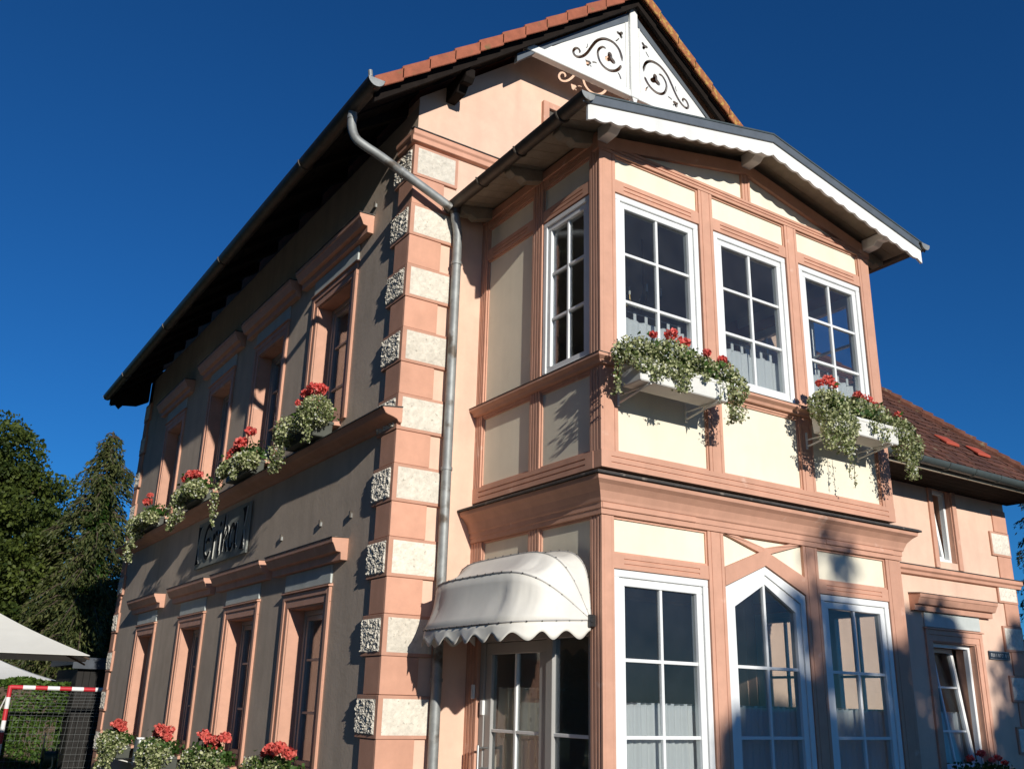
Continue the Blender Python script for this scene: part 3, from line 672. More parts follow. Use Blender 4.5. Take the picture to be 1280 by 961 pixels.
# door with its narrow side light, set a little back
fr = MB(BL).box(5.75,7.355,2.09,2.158,-.11,-.03).box(7.28,7.355,.1,2.09,-.11,-.03).box(6.27,6.36,.1,2.09,-.11,-.03).box(5.75,5.81,.1,2.09,-.11,-.03).build('door_frame', 'grey_frame', bay, bev=.004)
dr = MB(BL).box(6.365,7.275,1.99,2.085,-.10,-.04).box(6.365,7.275,.10,.32,-.10,-.04).box(6.365,6.46,.32,1.99,-.10,-.04).box(7.18,7.275,.32,1.99,-.10,-.04).build('door', 'grey_frame', bay, bev=.004)
bx('glazing_bar', 'white_frame', dr, BL, 6.805, 6.835, .32, 1.99, -.088, -.05, .003)
for y in (.85, 1.37): bx('glazing_bar', 'white_frame', dr, BL, 6.46, 7.18, y-.013, y+.013, -.09, -.052, .003)
for (x0,x1) in ((6.46,6.82),(6.82,7.18)):
    for (y0,y1) in ((.32,.85),(.85,1.37),(1.37,1.99)): bx('pane', 'glass', dr, BL, x0+.001, x1-.001, y0+.001, y1-.001, -.074, -.068, 0)
MB().tube([(4.435,7.225,1.05),(4.435,7.225,1.25)], .012, 8).tube([(4.52,7.225,1.07),(4.435,7.225,1.07)], .01, 8).tube([(4.52,7.225,1.23),(4.435,7.225,1.23)], .01, 8).build('door_handle', 'steel', dr, smooth=True)
for v in (.5, 1.55): bx('hinge', 'white_frame', dr, BL, 7.27, 7.31, v-.06, v+.06, -.04, -.012, .003)
for y in (1.37,): bx('glazing_bar', 'white_frame', fr, BL, 5.81, 6.27, y-.013, y+.013, -.085, -.05, .003)
for (y0,y1) in ((.1,1.37),(1.37,2.09)): bx('pane', 'glass', fr, BL, 5.811, 6.269, y0+.001, y1-.001, -.07, -.064, 0)
bx('door_bell', 'white_frame', bay, BL, 7.375, 7.415, 1.62, 1.74, .0, .025, .006)
bx('plinth', 'trough', bay, IDENT, BX0+.11, BX1-.11, BY0+.11, BY1, 0, .1, 0)
# --- roof of the bay
GX0, GX1 = 3.98, 8.68; YVB = 5.25
def bslab(mb, xa, xb, o0, o1, y0, y1, f=broof):
    mb.add([(xa,y0,f(xa)-o0),(xb,y0,f(xb)-o0),(xb,y1,f(xb)-o0),(xa,y1,f(xa)-o0),(xa,y0,f(xa)-o1),(xb,y0,f(xb)-o1),(xb,y1,f(xb)-o1),(xa,y1,f(xa)-o1)],
           [(0,1,2,3),(7,6,5,4),(0,4,5,1),(1,5,6,2),(2,6,7,3),(3,7,4,0)])
mb = MB(); bslab(mb, GX0+.05, 6.33, 0, .03, YVB-.02, 7.545); bslab(mb, 6.33, GX1-.05, 0, .03, YVB-.02, 7.545)
br = mb.build('roof', 'flashing', bay)
for xa, xb in ((GX0+.03,6.33),(6.33,GX1-.03)):
    mb = MB(); bslab(mb, xa, xb, .0, .085, YVB-.035, YVB-.0205); mb.build('verge_flashing', 'flashing', br, bev=.003)
    mb = MB(); bslab(mb, xa, xb, -.012, .004, YVB-.042, YVB-.012); mb.build('verge_trim', 'gutter_green', br)
for k in range(16):                   # boarded soffit
    y0 = YVB+.005+k*.1435; y1 = y0+.139
    mb = MB(); bslab(mb, GX0+.07, 6.33, .036, .056, y0, y1); bslab(mb, 6.33, GX1-.07, .036, .056, y0, y1)
    mb.build('soffit_board', 'soffit_wood', br)
for s in (0, 1):                      # scalloped white bargeboard
    xs = np.linspace(GX0+.09, 6.33, 120) if s == 0 else np.linspace(6.33, GX1-.09, 120)
    ph = (xs-6.33)/.168
    low = [float(broof(x)-.215-.022*abs(math.sin(math.pi*p))) for x, p in zip(xs, ph)]
    pts = [(float(x), float(broof(x))-.0865) for x in xs[::-1]]
    MB(FRONT(YVB)).prism([(float(x), z) for x, z in zip(xs, low)]+[pts[0], pts[-1]], -.005, .018).build('bargeboard', 'white_paint', br)
# purlin ends: carved, painted pale
def corbel(x, z, y0, y1, wd, parent, m='white_paint'):
    L_ = y1-y0
    MB(lambda a,v,o: (o, a, v)).prism([(y1,z),(y0,z),(y0-.0,z-.055),(y0+.05,z-.085),(y0+.11,z-.075),(y0+.16,z-.115),(y1,z-.125)], x-wd/2, x+wd/2).build('purlin_end', m, parent, bev=.005)
corbel(BX0+.03, gz(BX0)-.0+.055, YVB+.04, BY0-.005, .11, bay); corbel(6.33, gz(6.33)+.05, YVB+.04, BY0-.005, .12, bay); corbel(BX1-.03, gz(BX1)+.055, YVB+.04, BY0-.005, .11, bay)
for y in (5.72, 6.5, 7.4):            # carved rafter feet under the side eaves
    for s, xw in ((-1, BX0), (1, BX1)):
        xe = xw+s*.38
        MB(lambda a,v,o: (a, o, v)).prism([(xw,broof(xw)-.058),(xe,broof(xe)-.058),(xe,broof(xe)-.10),(xe-s*.06,broof(xe)-.14),(xe-s*.13,broof(xe)-.125),(xe-s*.18,broof(xe)-.155),(xw,broof(xw)-.17)], y-.05, y+.05).build('rafter_foot', 'soffit_wood', bay, bev=.004)
bx('wall_plate', 'salmon', bay, IDENT, BX0-.012, BX0+.08, BY0+.02, BY1, 6.312, 6.405, .004); bx('wall_plate', 'salmon', bay, IDENT, BX1-.08, BX1+.012, BY0+.02, BY1, 6.312, 6.405, .004)
g = gutter('gutter', 'zinc_dark', bay, (GX0+.06,YVB-.06,6.375), (GX0+.06,7.50,6.36), .068)
for y in (5.55,6.2,6.85):
    MB().tube([(GX0+.06+.073*math.cos(a),y,6.37+.073*math.sin(a)) for a in np.linspace(math.pi,2*math.pi,9)], .009, 6).build('gutter_bracket', 'zinc_dark', g)
gutter('gutter', 'zinc_dark', bay, (GX1-.06,7.50,6.36), (GX1-.06,YVB-.06,6.375), .068)
dp = MB().tube(cat([(GX0+.075,7.40,6.31),(GX0+.09,7.41,6.22),(4.12,7.44,6.08),(4.13,7.45,5.9),(4.13,7.45,5.3)],4)+[(4.13,7.45,z) for z in (4,3,2,1,.05)], .046, 14).build('downpipe', 'zinc', bay, smooth=True)
MB().tube([(GX0+.07,7.40,6.335),(GX0+.085,7.405,6.25)], [.062,.05], 14).build('outlet', 'zinc_dark', dp, smooth=True)
for z in (5.72, 3.62, 1.75): MB().tube([(4.13,7.45,z),(4.13,7.45,z+.03)], .054, 14).tube([(4.13,7.47,z+.015),(4.13,7.56,z+.015)], .008, 6).build('pipe_clip', 'zinc', dp, smooth=True)
# ------------------------------------------------------------------ side wing on the right
WX1, WY1, EY, EZ = 13.66, 11.5, 6.85, 4.71
wing = thing('side_wing', 'lower peach side wing with old tiled hipped roof and tilted windows', 'house', (12.0, Y0, 0))
WF = FRONT(Y0-.002)
wc = 12.0
wall_holes(WF, X1+.001, WX1, 0, 5.3, [(wc-HW,wc+HW,*LO),(11.87,12.32,3.56,4.58)], -.3, 0).build('front_wall', 'plaster_wing', wing)
bx('side_wall', 'plaster_wing', wing, IDENT, WX1-.3, WX1-.001, Y0+.30, WY1, 0, 5.3, 0)
bx('rear_wall', 'plaster_wing', wing, IDENT, X1+.01, WX1-.3, WY1-.3, WY1-.002, 0, 5.3, 0)
bx('interior_floor', 'interior_dark', wing, IDENT, X1+.01, WX1-.31, Y0+.31, WY1-.31, 3.2, 3.3, 0)
bx('interior_wall', 'interior', wing, IDENT, X1+.01, WX1-.31, 9.6, 9.7, 0, 3.19, 0)
st = MB(WF).profile([(0,3.31),(.05,3.32),(.06,3.36),(.09,3.38),(.09,3.43),(0,3.45)], X1+.002, WX1+.09).build('string_course', 'salmon_plaster', wing, bev=.004)
MB(WF).profile([(0,3.451),(.10,3.431),(.10,3.442),(0,3.463)], X1+.002, WX1+.10).build('flashing', 'black_flashing', st)
quoins(wing, WF, LEFT(WX1), WX1, Y0, [4.12-.667*k for k in range(6)], side=False)
bx('quoin_block', 'salmon_plaster', wing, WF, WX1-.34, WX1, 4.125, 4.45, 0, .02)
def tilted(mp, v0, k=.11): return lambda a, v, o: mp(a, v, o-(v-v0)*k)
def tilt_window(parent, mp, a0, a1, v0, v1, out, cols, rows, fm='white_frame'):
    fw = .05; d_ = .07; mb = MB(mp)
    mb.box(a0,a1,v1-fw,v1,out-d_,out); mb.box(a0,a1,v0,v0+fw,out-d_,out); mb.box(a0,a0+fw,v0+fw,v1-fw,out-d_,out); mb.box(a1-fw,a1,v0+fw,v1-fw,out-d_,out)
    fr = mb.build('window', fm, parent, bev=.004)
    tm = tilted(mp, v0+fw); s_ = .055; b0,b1,w0,w1 = a0+fw-.01,a1-fw+.01,v0+fw-.01,v1-fw+.01; o_ = out-.075
    mb = MB(tm); mb.box(b0,b1,w1-s_,w1,o_-.06,o_); mb.box(b0,b1,w0,w0+s_,o_-.06,o_); mb.box(b0,b0+s_,w0+s_,w1-s_,o_-.06,o_); mb.box(b1-s_,b1,w0+s_,w1-s_,o_-.06,o_)
    mb.build('tilted_casement', fm, fr, bev=.004)
    g0,g1,h0,h1 = b0+s_,b1-s_,w0+s_,w1-s_; us = [g0+(g1-g0)*i/cols for i in range(cols+1)]; vv = [h0]+list(rows)+[h1]
    for x in us[1:-1]: bx('glazing_bar', fm, fr, tm, x-.013,x+.013,h0,h1,o_-.045,o_-.01,.003)
    for y in rows: bx('glazing_bar', fm, fr, tm, g0,g1,y-.013,y+.013,o_-.047,o_-.012,.003)
    for i in range(cols):
        for j in range(len(vv)-1): bx('pane', 'glass', fr, tm, us[i]+.001,us[i+1]-.001,vv[j]+.001,vv[j+1]-.001,o_-.034,o_-.028,0)
# lower window: surround as on the main house, tilted casement
w_ = facade_window(wing, WF, wc, *LO, HW, cw=.88, deep=.10)
for ch in list(w_.children): bpy.data.objects.remove(ch)
bpy.data.objects.remove(w_)
tilt_window(wing, WF, wc-HW+.016, wc+HW-.016, LO[0]+.03, LO[1]-.016, -.08, 2, [1.38,1.93])
mb = MB(WF).box(11.78,11.87,3.465,4.67,0,.03).box(12.32,12.41,3.465,4.67,0,.03).box(11.87,12.32,4.58,4.67,0,.03)
s_ = mb.build('window_surround', 'salmon', wing, bev=.004)
MB(WF).box(11.8705,11.882,3.57,4.579,-.28,-.001).box(12.308,12.3195,3.57,4.579,-.28,-.001).build('reveal', 'salmon', s_)
tilt_window(wing, WF, 11.884, 12.306, 3.565, 4.575, -.07, 1, [])
# hipped roof
HXC = 13.8; RY = 9.5; RZ = EZ+(RY-EY)
mb = MB(); mb.add([(X1+.01,EY,EZ),(HXC,EY,EZ),(HXC-(RY-EY),RY,RZ),(X1+.01,RY,RZ),(HXC,2*RY-EY,EZ),(X1+.01,2*RY-EY,EZ)],
                  [(0,1,2,3),(1,4,2),(3,2,4,5),(0,3,5),(0,5,4,1)])
wr = mb.build('roof', 'tile_old', wing)
def tiles(name, org, ax, upv, nrm, width, rows, clip, m, parent):
    """plain tiles in overlapping courses, each a small tilted slab"""
    V = []; Fc = []; tn = []; tw, th, g = .17, .145, .0
    for j in range(rows):
        off = (j%2)*.085
        for i in range(-1, int(width/tw)+2):
            a = i*tw+off; b = j*th
            if not clip(a+tw/2, b+th/2): continue
            l0 = .028+rng.uniform(-.006,.008); l1 = .008; ww = tw*.46; k = len(V); ca = a+tw/2
            for (da, db, h) in ((-ww,-.03,l0),(ww,-.03,l0),(ww,th,l1),(-ww,th,l1)):
                V.append(tuple(org+ax*(ca+da)+upv*(b+db+rng.uniform(-.004,.004))+nrm*h))
            for (da, db, h) in ((-ww,-.03,l0-.018),(ww,-.03,l0-.018)):
                V.append(tuple(org+ax*(ca+da)+upv*(b+db)+nrm*h))
            Fc += [(k,k+1,k+2,k+3),(k,k+4,k+5,k+1)]; t = rng.uniform(0,1); tn += [t,t]
    me = bpy.data.meshes.new(name); me.from_pydata(V, [], Fc)
    at = me.attributes.new('tint','FLOAT','FACE'); at.data.foreach_set('value', np.array(tn,np.float32)); me.materials.append(MAT[m])
    o = bpy.data.objects.new(name, me); col.objects.link(o); setparent(o, parent); o['kind'] = 'stuff'; return o
q = math.sqrt(.5); upv = Vector((0,q,q)); nrm = Vector((0,-q,q))
tiles('plain_tiles', Vector((9.2,EY,EZ)), Vector((1,0,0)), upv, nrm, HXC-9.2, 26, lambda a, b: 0 < a < HXC-9.2-b*q, 'tile_old', wr)
tiles('plain_tiles', Vector((HXC,EY,EZ)), Vector((0,1,0)), Vector((-q,0,q)), Vector((q,0,q)), 5.3, 26, lambda a, b: b*q < a < 5.3-b*q, 'tile_old', wr)
for k in range(22):                   # hip tiles, bedded unevenly
    t = k*.17; p = Vector((HXC-t*.577*1.0, EY+t*.577, EZ+t*.577)); e = p+Vector((-1,1,1)).normalized()*.24
    MB().tube([p+Vector((.0,0,.035+rng.uniform(-.008,.012))), e+Vector((0,0,.02))], [.085,.065], 8).build('hip_tile', 'tile_old', wr, smooth=True)
def on_front_slope(x, z): return Vector((x, EY+(z-EZ), z))
for (x, z) in ((12.05,5.20),(12.68,5.13)):   # newer red vent tiles
    c = on_front_slope(x, z); ax = Vector((1,0,0)); mb = MB()
    V = [c+ax*da+upv*db+nrm*h for da in (-.15,.15) for (db,h) in ((-.13,.03),(.13,.02),(.13,.045),(-.11,.07))]
    mb.v = [tuple(v) for v in V]; mb.f = [(0,1,2,3),(7,6,5,4),(0,4,5,1),(1,5,6,2),(2,6,7,3),(3,7,4,0)]
    mb.build('vent_tile', 'tile_new', wr, bev=.012)
MB(lambda a,v,o: (a, o, v)).box(X1+.01, HXC-.02, EZ-.16, EZ-.02, EY+.045, EY+.07).build('fascia', 'soffit_wood', wr)
for k in range(5):
    y0 = EY+.075+k*.125; bx('soffit_board', 'dark_wood', wr, IDENT, X1+.01, HXC-.03, y0, y0+.12, EZ-.15, EZ-.13, 0)
g = gutter('gutter', 'gutter_green', wing, (HXC+.02,EY-.03,EZ-.055), (X1+.05,EY-.03,EZ-.04), .078)
for k in range(8):
    x = 9.4+k*.58; MB().tube([(x, EY-.03-.083*math.cos(a), EZ-.05-.083*math.sin(a)) for a in np.linspace(0,math.pi,9)], .008, 6).build('gutter_bracket', 'gutter_green', g)
# street name plate
sg = MB(FRONT(Y0-.003)).box(12.76,13.26,2.315,2.43,.012,.022).build('street_sign', 'street_sign', None, bev=.004); tag(sg, 'small dark enamel street name plate beside the wing window', 'sign')
mb = MB(FRONT(Y0-.003)); e = .004
mb.box(12.768,13.252,2.420,2.424,.0222,.0232).box(12.768,13.252,2.321,2.325,.0222,.0232)
mb.build('plate_border', 'sign_white', sg)
mb = MB(FRONT(Y0-.003)); x = 12.80       # worn, no longer legible lettering: only strokes remain
for strokes in ('tlr', 'lbr', 'l', 'l', 'ldr', 'lt', 'ltb', 'l', 'ldr', 'r'):
    if 'l' in strokes: mb.box(x,x+.007,2.35,2.395,.0222,.0234)
    if 'r' in strokes: mb.box(x+.021,x+.028,2.35,2.395,.0222,.0234)
    if 'b' in strokes: mb.box(x+.0072,x+.0208,2.35,2.357,.0222,.0234)
    if 't' in strokes: mb.box(x+.0072,x+.0208,2.388,2.395,.0222,.0234)
    if 'd' in strokes: mb.prism([(x+.0072,2.395),(x+.013,2.395),(x+.0208,2.35),(x+.016,2.35)],.0222,.0232)
    x += .043
mb.build('lettering', 'sign_white', sg)

# ------------------------------------------------------------------ basket awning over the door
aw = thing('door_awning', 'cream basket awning with scalloped valance over the bay door', 'awning', (4.48, 6.55, 2.19))
yc_, hl, zh = 6.535, .835, 2.195
def hoop(th, D, n=40, ex=.44):
    out = []
    for i in range(n+1):
        ph = math.pi*i/n; c_, s_ = math.cos(ph), math.sin(ph)
        y = yc_-hl*math.copysign(abs(c_)**ex, c_); rr = D*abs(s_)**ex
        out.append(Vector((4.455-rr*math.cos(th), y, zh+rr*math.sin(th))))
    return out
HO = [hoop(R(-4),.665), hoop(R(32),.65), hoop(R(61),.60), hoop(R(86),.56)]
def loft(name, m, parent, rows, th=.004, smooth=True):
    mb = MB(); n = len(rows[0])
    for r_ in rows: mb.v += [tuple(p) for p in r_]
    for j in range(len(rows)-1):
        for i in range(n-1): mb.f.append((j*n+i, j*n+i+1, (j+1)*n+i+1, (j+1)*n+i))
    me = bpy.data.meshes.new(name); me.from_pydata(mb.v, [], mb.f)
    if smooth: me.polygons.foreach_set('use_smooth', [True]*len(me.polygons))
    me.materials.append(MAT[m]); o = bpy.data.objects.new(name, me); col.objects.link(o); setparent(o, parent)
    sd = o.modifiers.new('solid', 'SOLIDIFY'); sd.thickness = th; return o
for a, b in zip(HO[:-1], HO[1:]):
    rows = []
    for t in np.linspace(0,1,7):       # canvas dips a little between the hoops
        row = []
        for i_, (p, q_) in enumerate(zip(a,b)):
            sag = 1-(.055+.016*math.sin(i_*.9+a[5].z*40)+.010*math.sin(i_*2.3+t*3))*math.sin(math.pi*t)
            row.append(Vector((4.455,p.y*(1-t)+q_.y*t,zh)).lerp(p.lerp(q_,t),sag))
        rows.append(row)
    loft('canvas_panel', 'awning_fabric', aw, rows)
al = np.cumsum([0]+[(HO[0][i+1]-HO[0][i]).length for i in range(40)])
def valrow(k, fine=160):
    out = []
    for s in np.linspace(0, al[-1], fine+1):
        i = min(39, int(np.searchsorted(al, s, 'right')-1)); t = (s-al[i])/max(1e-6, al[i+1]-al[i]); p = HO[0][i].lerp(HO[0][i+1], min(1,t))
        drop = .070+.062*math.sin(math.pi*s/.215)**2
        flut = .012*math.sin(2*math.pi*s/.43+.5)*k
        out.append(Vector((p.x+flut-.01*k, p.y, p.z-.004-drop*k)))
    return out
loft('valance', 'awning_fabric', aw, [valrow(k) for k in (0,.25,.5,.75,1)], .003)
for h in HO:
    MB().tube([p+Vector((-.004,0,.003)) for p in h], .006, 6).build('seam', 'seam', aw, smooth=True)
    mb = MB(); ln = np.cumsum([0]+[(h[i+1]-h[i]).length for i in range(40)])
    for s in np.arange(.08, ln[-1], .115):
        i = min(39, int(np.searchsorted(ln, s, 'right')-1)); p = h[i].lerp(h[i+1], (s-ln[i])/max(1e-6,ln[i+1]-ln[i])); o_ = (p-Vector((4.455,p.y,zh))).normalized()
        mb.tube([p+o_*.004, p+o_*.014], .006, 6)
    mb.build('rivet_row', 'rivet', aw)['kind'] = 'stuff'
for y in (yc_-hl, yc_+hl): MB().box(4.42,4.478,y-.03,y+.03,zh-.05,zh+.04).tube([(4.44,y-.035,zh),(4.44,y+.035,zh)],.022,10).build('hinge', 'rivet', aw, bev=.004)

# ------------------------------------------------------------------ inn sign on the side wall
SM = lambda a, v, o: (X0-o, 13.80-a, v)
sgn = thing('inn_sign', 'grey sign board with black gothic letters reading Erika', 'sign', (X0, 12.66, 3.27))
bx('board', 'sign_board', sgn, SM, 0, 2.26, 3.27, 3.92, .012, .04, .006)
def letter(polys, name='letter'):
    b = MB(SM); f_ = MB(SM)
    for pl in polys:
        pts = [(float(p[0]), 3.385+float(p[1])) for p in pl]; b.prism(pts, .0405, .054); f_.prism(pts, .0543, .058)
    o = b.build(name, 'sign_letter', sgn); f_.build('face', 'sign_black', o)
nib = .030
letter([stroke([(.74,.36),(.63,.44),(.50,.40),(.43,.26),(.47,.08),(.60,.0),(.74,.07)],nib), stroke([(.50,.215),(.60,.25),(.69,.22)],.022)])
letter([stroke([(.86,.30),(.87,.15),(.86,.0),(.89,-.02)],nib), stroke([(.91,.22),(.97,.30),(1.03,.25)],.024)])
letter([stroke([(1.12,.30),(1.13,.15),(1.13,.03),(1.18,-.01)],nib), blob(1.135,.39,4,.036,.12)])
letter([stroke([(1.31,.50),(1.30,.25),(1.30,.0)],nib), stroke([(1.345,.17),(1.43,.31),(1.49,.25),(1.41,.165)],.020), stroke([(1.39,.13),(1.45,.04),(1.52,-.01)],.026)])
letter([stroke([(1.75,.22),(1.72,.30),(1.63,.30),(1.565,.17),(1.60,.02),(1.68,.0),(1.735,.08)],.026), stroke([(1.815,.32),(1.81,.12),(1.83,.02),(1.88,-.01)],nib)])
for s in (-1, 1):                     # corner ornaments like brackets round the name
    fx = (lambda a: 1.13-a) if s < 0 else (lambda a: 1.13+a)
    for zf in (1, -1):
        zz = lambda v: .21+zf*v
        letter([[(fx(.90),zz(.26)),(fx(1.06),zz(.27)),(fx(1.03),zz(.10)),(fx(1.0),zz(.02)),(fx(.985),zz(.10)),(fx(.96),zz(.20))]], 'bracket_ornament')

# cylinder lamp on the side wall
lm = thing('wall_lamp', 'brushed steel cylinder lamp on the side wall between flower boxes', 'lamp', (X0, 15.2, .62))
MB().tube([(X0-.12,15.2,.70),(X0-.12,15.2,.96)], .075, 18).build('cylinder', 'steel', lm, smooth=True)
MB().tube([(X0-.12,15.2,.66),(X0-.12,15.2,.7)], .055, 18).build('lens', 'white_frame', lm, smooth=True); MB().tube([(X0-.12,15.2,.961),(X0-.12,15.2,.985)], .06, 18).build('lens', 'white_frame', lm, smooth=True)
MB(Lm).box(15.16,15.24,.74,.9,.001,.06).build('wall_plate', 'steel', lm, bev=.004)

# ------------------------------------------------------------------ curtains behind the glass
def curtain(label, mp, a0, a1, v0, v1, o, tabs=True, folds=9, group='cafe curtains in the bay windows', m='curtain'):
    na, nv = 90, 8; V = []; Fc = []; ph = rng.uniform(0,6)
    for j in range(nv+1):
        for i in range(na+1):
            t = i/na; k = j/nv
            wv = .014*math.sin(2*math.pi*folds*t+ph)+.008*math.sin(2*math.pi*folds*.43*t+2*ph)
            top = v1-(.018*abs(math.sin(math.pi*folds*.5*t+ph)) if tabs else 0)
            V.append(mp(a0+(a1-a0)*t, v0+(top-v0)*k, o+wv*(1-.3*k)))
    for j in range(nv):
        for i in range(na): Fc.append((j*(na+1)+i, j*(na+1)+i+1, (j+1)*(na+1)+i+1, (j+1)*(na+1)+i))
    me = bpy.data.meshes.new('cafe_curtain'); me.from_pydata(V, [], Fc); me.polygons.foreach_set('use_smooth', [True]*len(me.polygons)); me.materials.append(MAT[m])
    c = bpy.data.objects.new('cafe_curtain', me); col.objects.link(c); sd = c.modifiers.new('solid','SOLIDIFY'); sd.thickness = .002
    tag(c, label, 'curtain', group)
    zr = v1+(.055 if tabs else -.006)
    p0, p1 = mp(a0-.05, zr, o), mp(a1+.05, zr, o)
    MB().tube([p0,p1], .006, 8).build('rod', 'steel', c, smooth=True)
    if tabs:
        n = max(3, int((a1-a0)/.12))
        for i in range(n):
            a = a0+.02+(a1-a0-.065)*i/(n-1); bx('tab', m, c, mp, a, a+.03, v1-.02, zr+.01, o-.004, o+.004, 0)
    return c
for k, (nm, (l, r_)) in enumerate(zip(('left','middle','right'), zip(UPX[:-1], UPX[1:]))):
    c = (l[1]+r_[0])/2
    curtain(f'white tab-top curtain in the {nm} upper front bay window', BF, l[1]+.02, r_[0]-.02, 4.37, 4.77, -.135)
for k, (nm, (l, r_)) in enumerate(zip(('left','pointed middle','right'), zip(LPX[:-1], LPX[1:]))):
    curtain(f'white gathered half curtain in the {nm} lower front bay window', BF, l[1]+.02, r_[0]-.02, .80, 1.62, -.14, tabs=False, folds=14)
curtain('white half curtain in the tilted lower window of the wing', WF, wc-.42, wc+.42, .95, 1.62, -.32, tabs=False, folds=10, group='curtain in the wing')
cu = curtain('cream printed curtain with kitchen motifs behind the glazed door', BL, 6.47, 7.17, .30, 1.72, -.125, tabs=False, folds=6, group='door curtain', m='door_lace')
# hanging lamp in the upper room
ch = thing('chandelier', 'small brass chandelier seen through the left upper bay window', 'lamp', (5.75, 6.5, 5.3))
MB().tube([(5.75,6.5,6.1),(5.75,6.5,5.45)], .008, 6).build('rod', 'brass', ch)
MB().tube([(5.75,6.5,5.36),(5.75,6.5,5.40),(5.75,6.5,5.44),(5.75,6.5,5.5)], [.015,.04,.03,.012], 10).build('body', 'brass', ch, smooth=True)
for k in range(6):
    a = k*math.pi/3; dx, dy = math.cos(a), math.sin(a)
    am = MB().tube(cat([(5.75+dx*.03,6.5+dy*.03,5.40),(5.75+dx*.10,6.5+dy*.10,5.35),(5.75+dx*.17,6.5+dy*.17,5.38),(5.75+dx*.18,6.5+dy*.18,5.44)],4), .007, 6).build('arm', 'brass', ch, smooth=True)
    MB().tube([(5.75+dx*.18,6.5+dy*.18,5.44),(5.75+dx*.18,6.5+dy*.18,5.52)], .011, 8).build('candle', 'trough', am)
# ------------------------------------------------------------------ flower boxes
def window_box(label, group, mp, c, L, zb, o0, o1, h=.17, clumps=(), strands=(), blooms=(), nleaf=2600, lsize=.03, geran=500, petal='petal_red', arms=True, white=.35, tm='trough'):
    root = thing('flower_box', label, 'flower box', mp(c, zb, (o0+o1)/2), group)
    a0, a1 = c-L/2, c+L/2
    tr_ = MB(mp).prism([(a0+.02,zb),(a1-.02,zb),(a1,zb+h),(a0,zb+h)], o0, o1).build('trough', tm, root, bev=.008)
    MB(mp).box(a0-.006,a1+.006,zb+h-.03,zb+h+.002,o0-.006,o1+.006).build('rim', tm, tr_, bev=.004)
    bx('soil', 'soil', root, mp, a0+.02, a1-.02, zb+h+.002, zb+h+.012, o0+.02, o1-.02, 0)
    if arms:
        for a in (a0+.12, a1-.12):
            MB().tube([mp(a,zb-.075,.0),mp(a,zb-.012,o1-.03)], .009, 8).tube([mp(a,zb-.10,.006),mp(a,zb+.06,.006)], .012, 8).tube([mp(a,zb-.010,.0),mp(a,zb-.010,o1)], .008, 8).build('support_arm', 'trough', root)
    P = []; tot = sum(q[6] for q in clumps)
    for (a, v, o, ra, rv, ro, wgt) in clumps:
        n = int(nleaf*wgt/tot); g = rng.normal(size=(n,3)); g /= np.linalg.norm(g,axis=1)[:,None]; g *= (rng.uniform(.25,1,n)**.5)[:,None]
        P.append(np.stack([a+g[:,0]*ra, v+g[:,1]*rv, o+g[:,2]*ro],1))
    stems = MB()
    for (a, v, o, ln, n, sp) in strands:
        t = rng.uniform(0,1,n)**.8; sway = rng.uniform(-1,1)*.05
        P.append(np.stack([a+sway*t+rng.normal(size=n)*sp*(1-.45*t), v-ln*t, o+rng.normal(size=n)*sp*.7*(1-.3*t)+.02*np.sin(t*3)],1))
        stems.tube([mp(a,v+.03,o), mp(a+sway*.5,v-ln*.5,o+.02), mp(a+sway,v-ln,o)], .003, 5)
    P = np.concatenate(P); W = np.array([mp(*p) for p in P])
    n = len(W); tn = np.where(rng.uniform(0,1,n) < white, rng.uniform(.55,1,n), rng.uniform(0,.28,n))
    leaves('trailing_foliage', W, lsize, 'leaf_variegated', root, up=.1, aspect=.8, tint=tn)
    if strands: stems.build('stem', 'leaf_ivy', root)['kind'] = 'stuff'
    k = max(40, n//9); sel = rng.choice(n, k, False)
    leaves('white_blossoms', W[sel]+rng.normal(size=(k,3))*.012, lsize*.75, 'petal_white', root, aspect=1.0)
    if geran:
        G = np.stack([rng.uniform(a0-.02,a1+.02,geran), zb+h+.04+np.abs(rng.normal(size=geran))*.07, (o0+o1)/2+rng.normal(size=geran)*.07],1)
        leaves('geranium_leaves', [mp(*p) for p in G], .055, 'leaf_geranium', root, up=.2, aspect=1.)
    for (a, v, o, rr) in blooms:
        nn = 90; g = rng.normal(size=(nn,3)); g /= np.linalg.norm(g,axis=1)[:,None]; g[:,1] *= .75
        pc = np.array([a,v,o])+g*rr*(rng.uniform(.6,1,nn)[:,None])
        b = leaves('bloom', [mp(*p) for p in pc], rr*.62, petal, root, aspect=1.1)
        MB().tube([mp(a,zb+h,(o0+o1)/2), mp(a,v-rr*.5,o)], .004, 5).build('stalk', 'leaf_geranium', b)
    return root
gb = 'flower boxes on the bay'
def shifted(da, dv, do, q): return [(c[0]+da, c[1]+dv, c[2]+do, *((c[3]*.93, c[4]*.84, c[5]*.92, c[6]) if len(c) == 7 else c[3:])) for c in q]
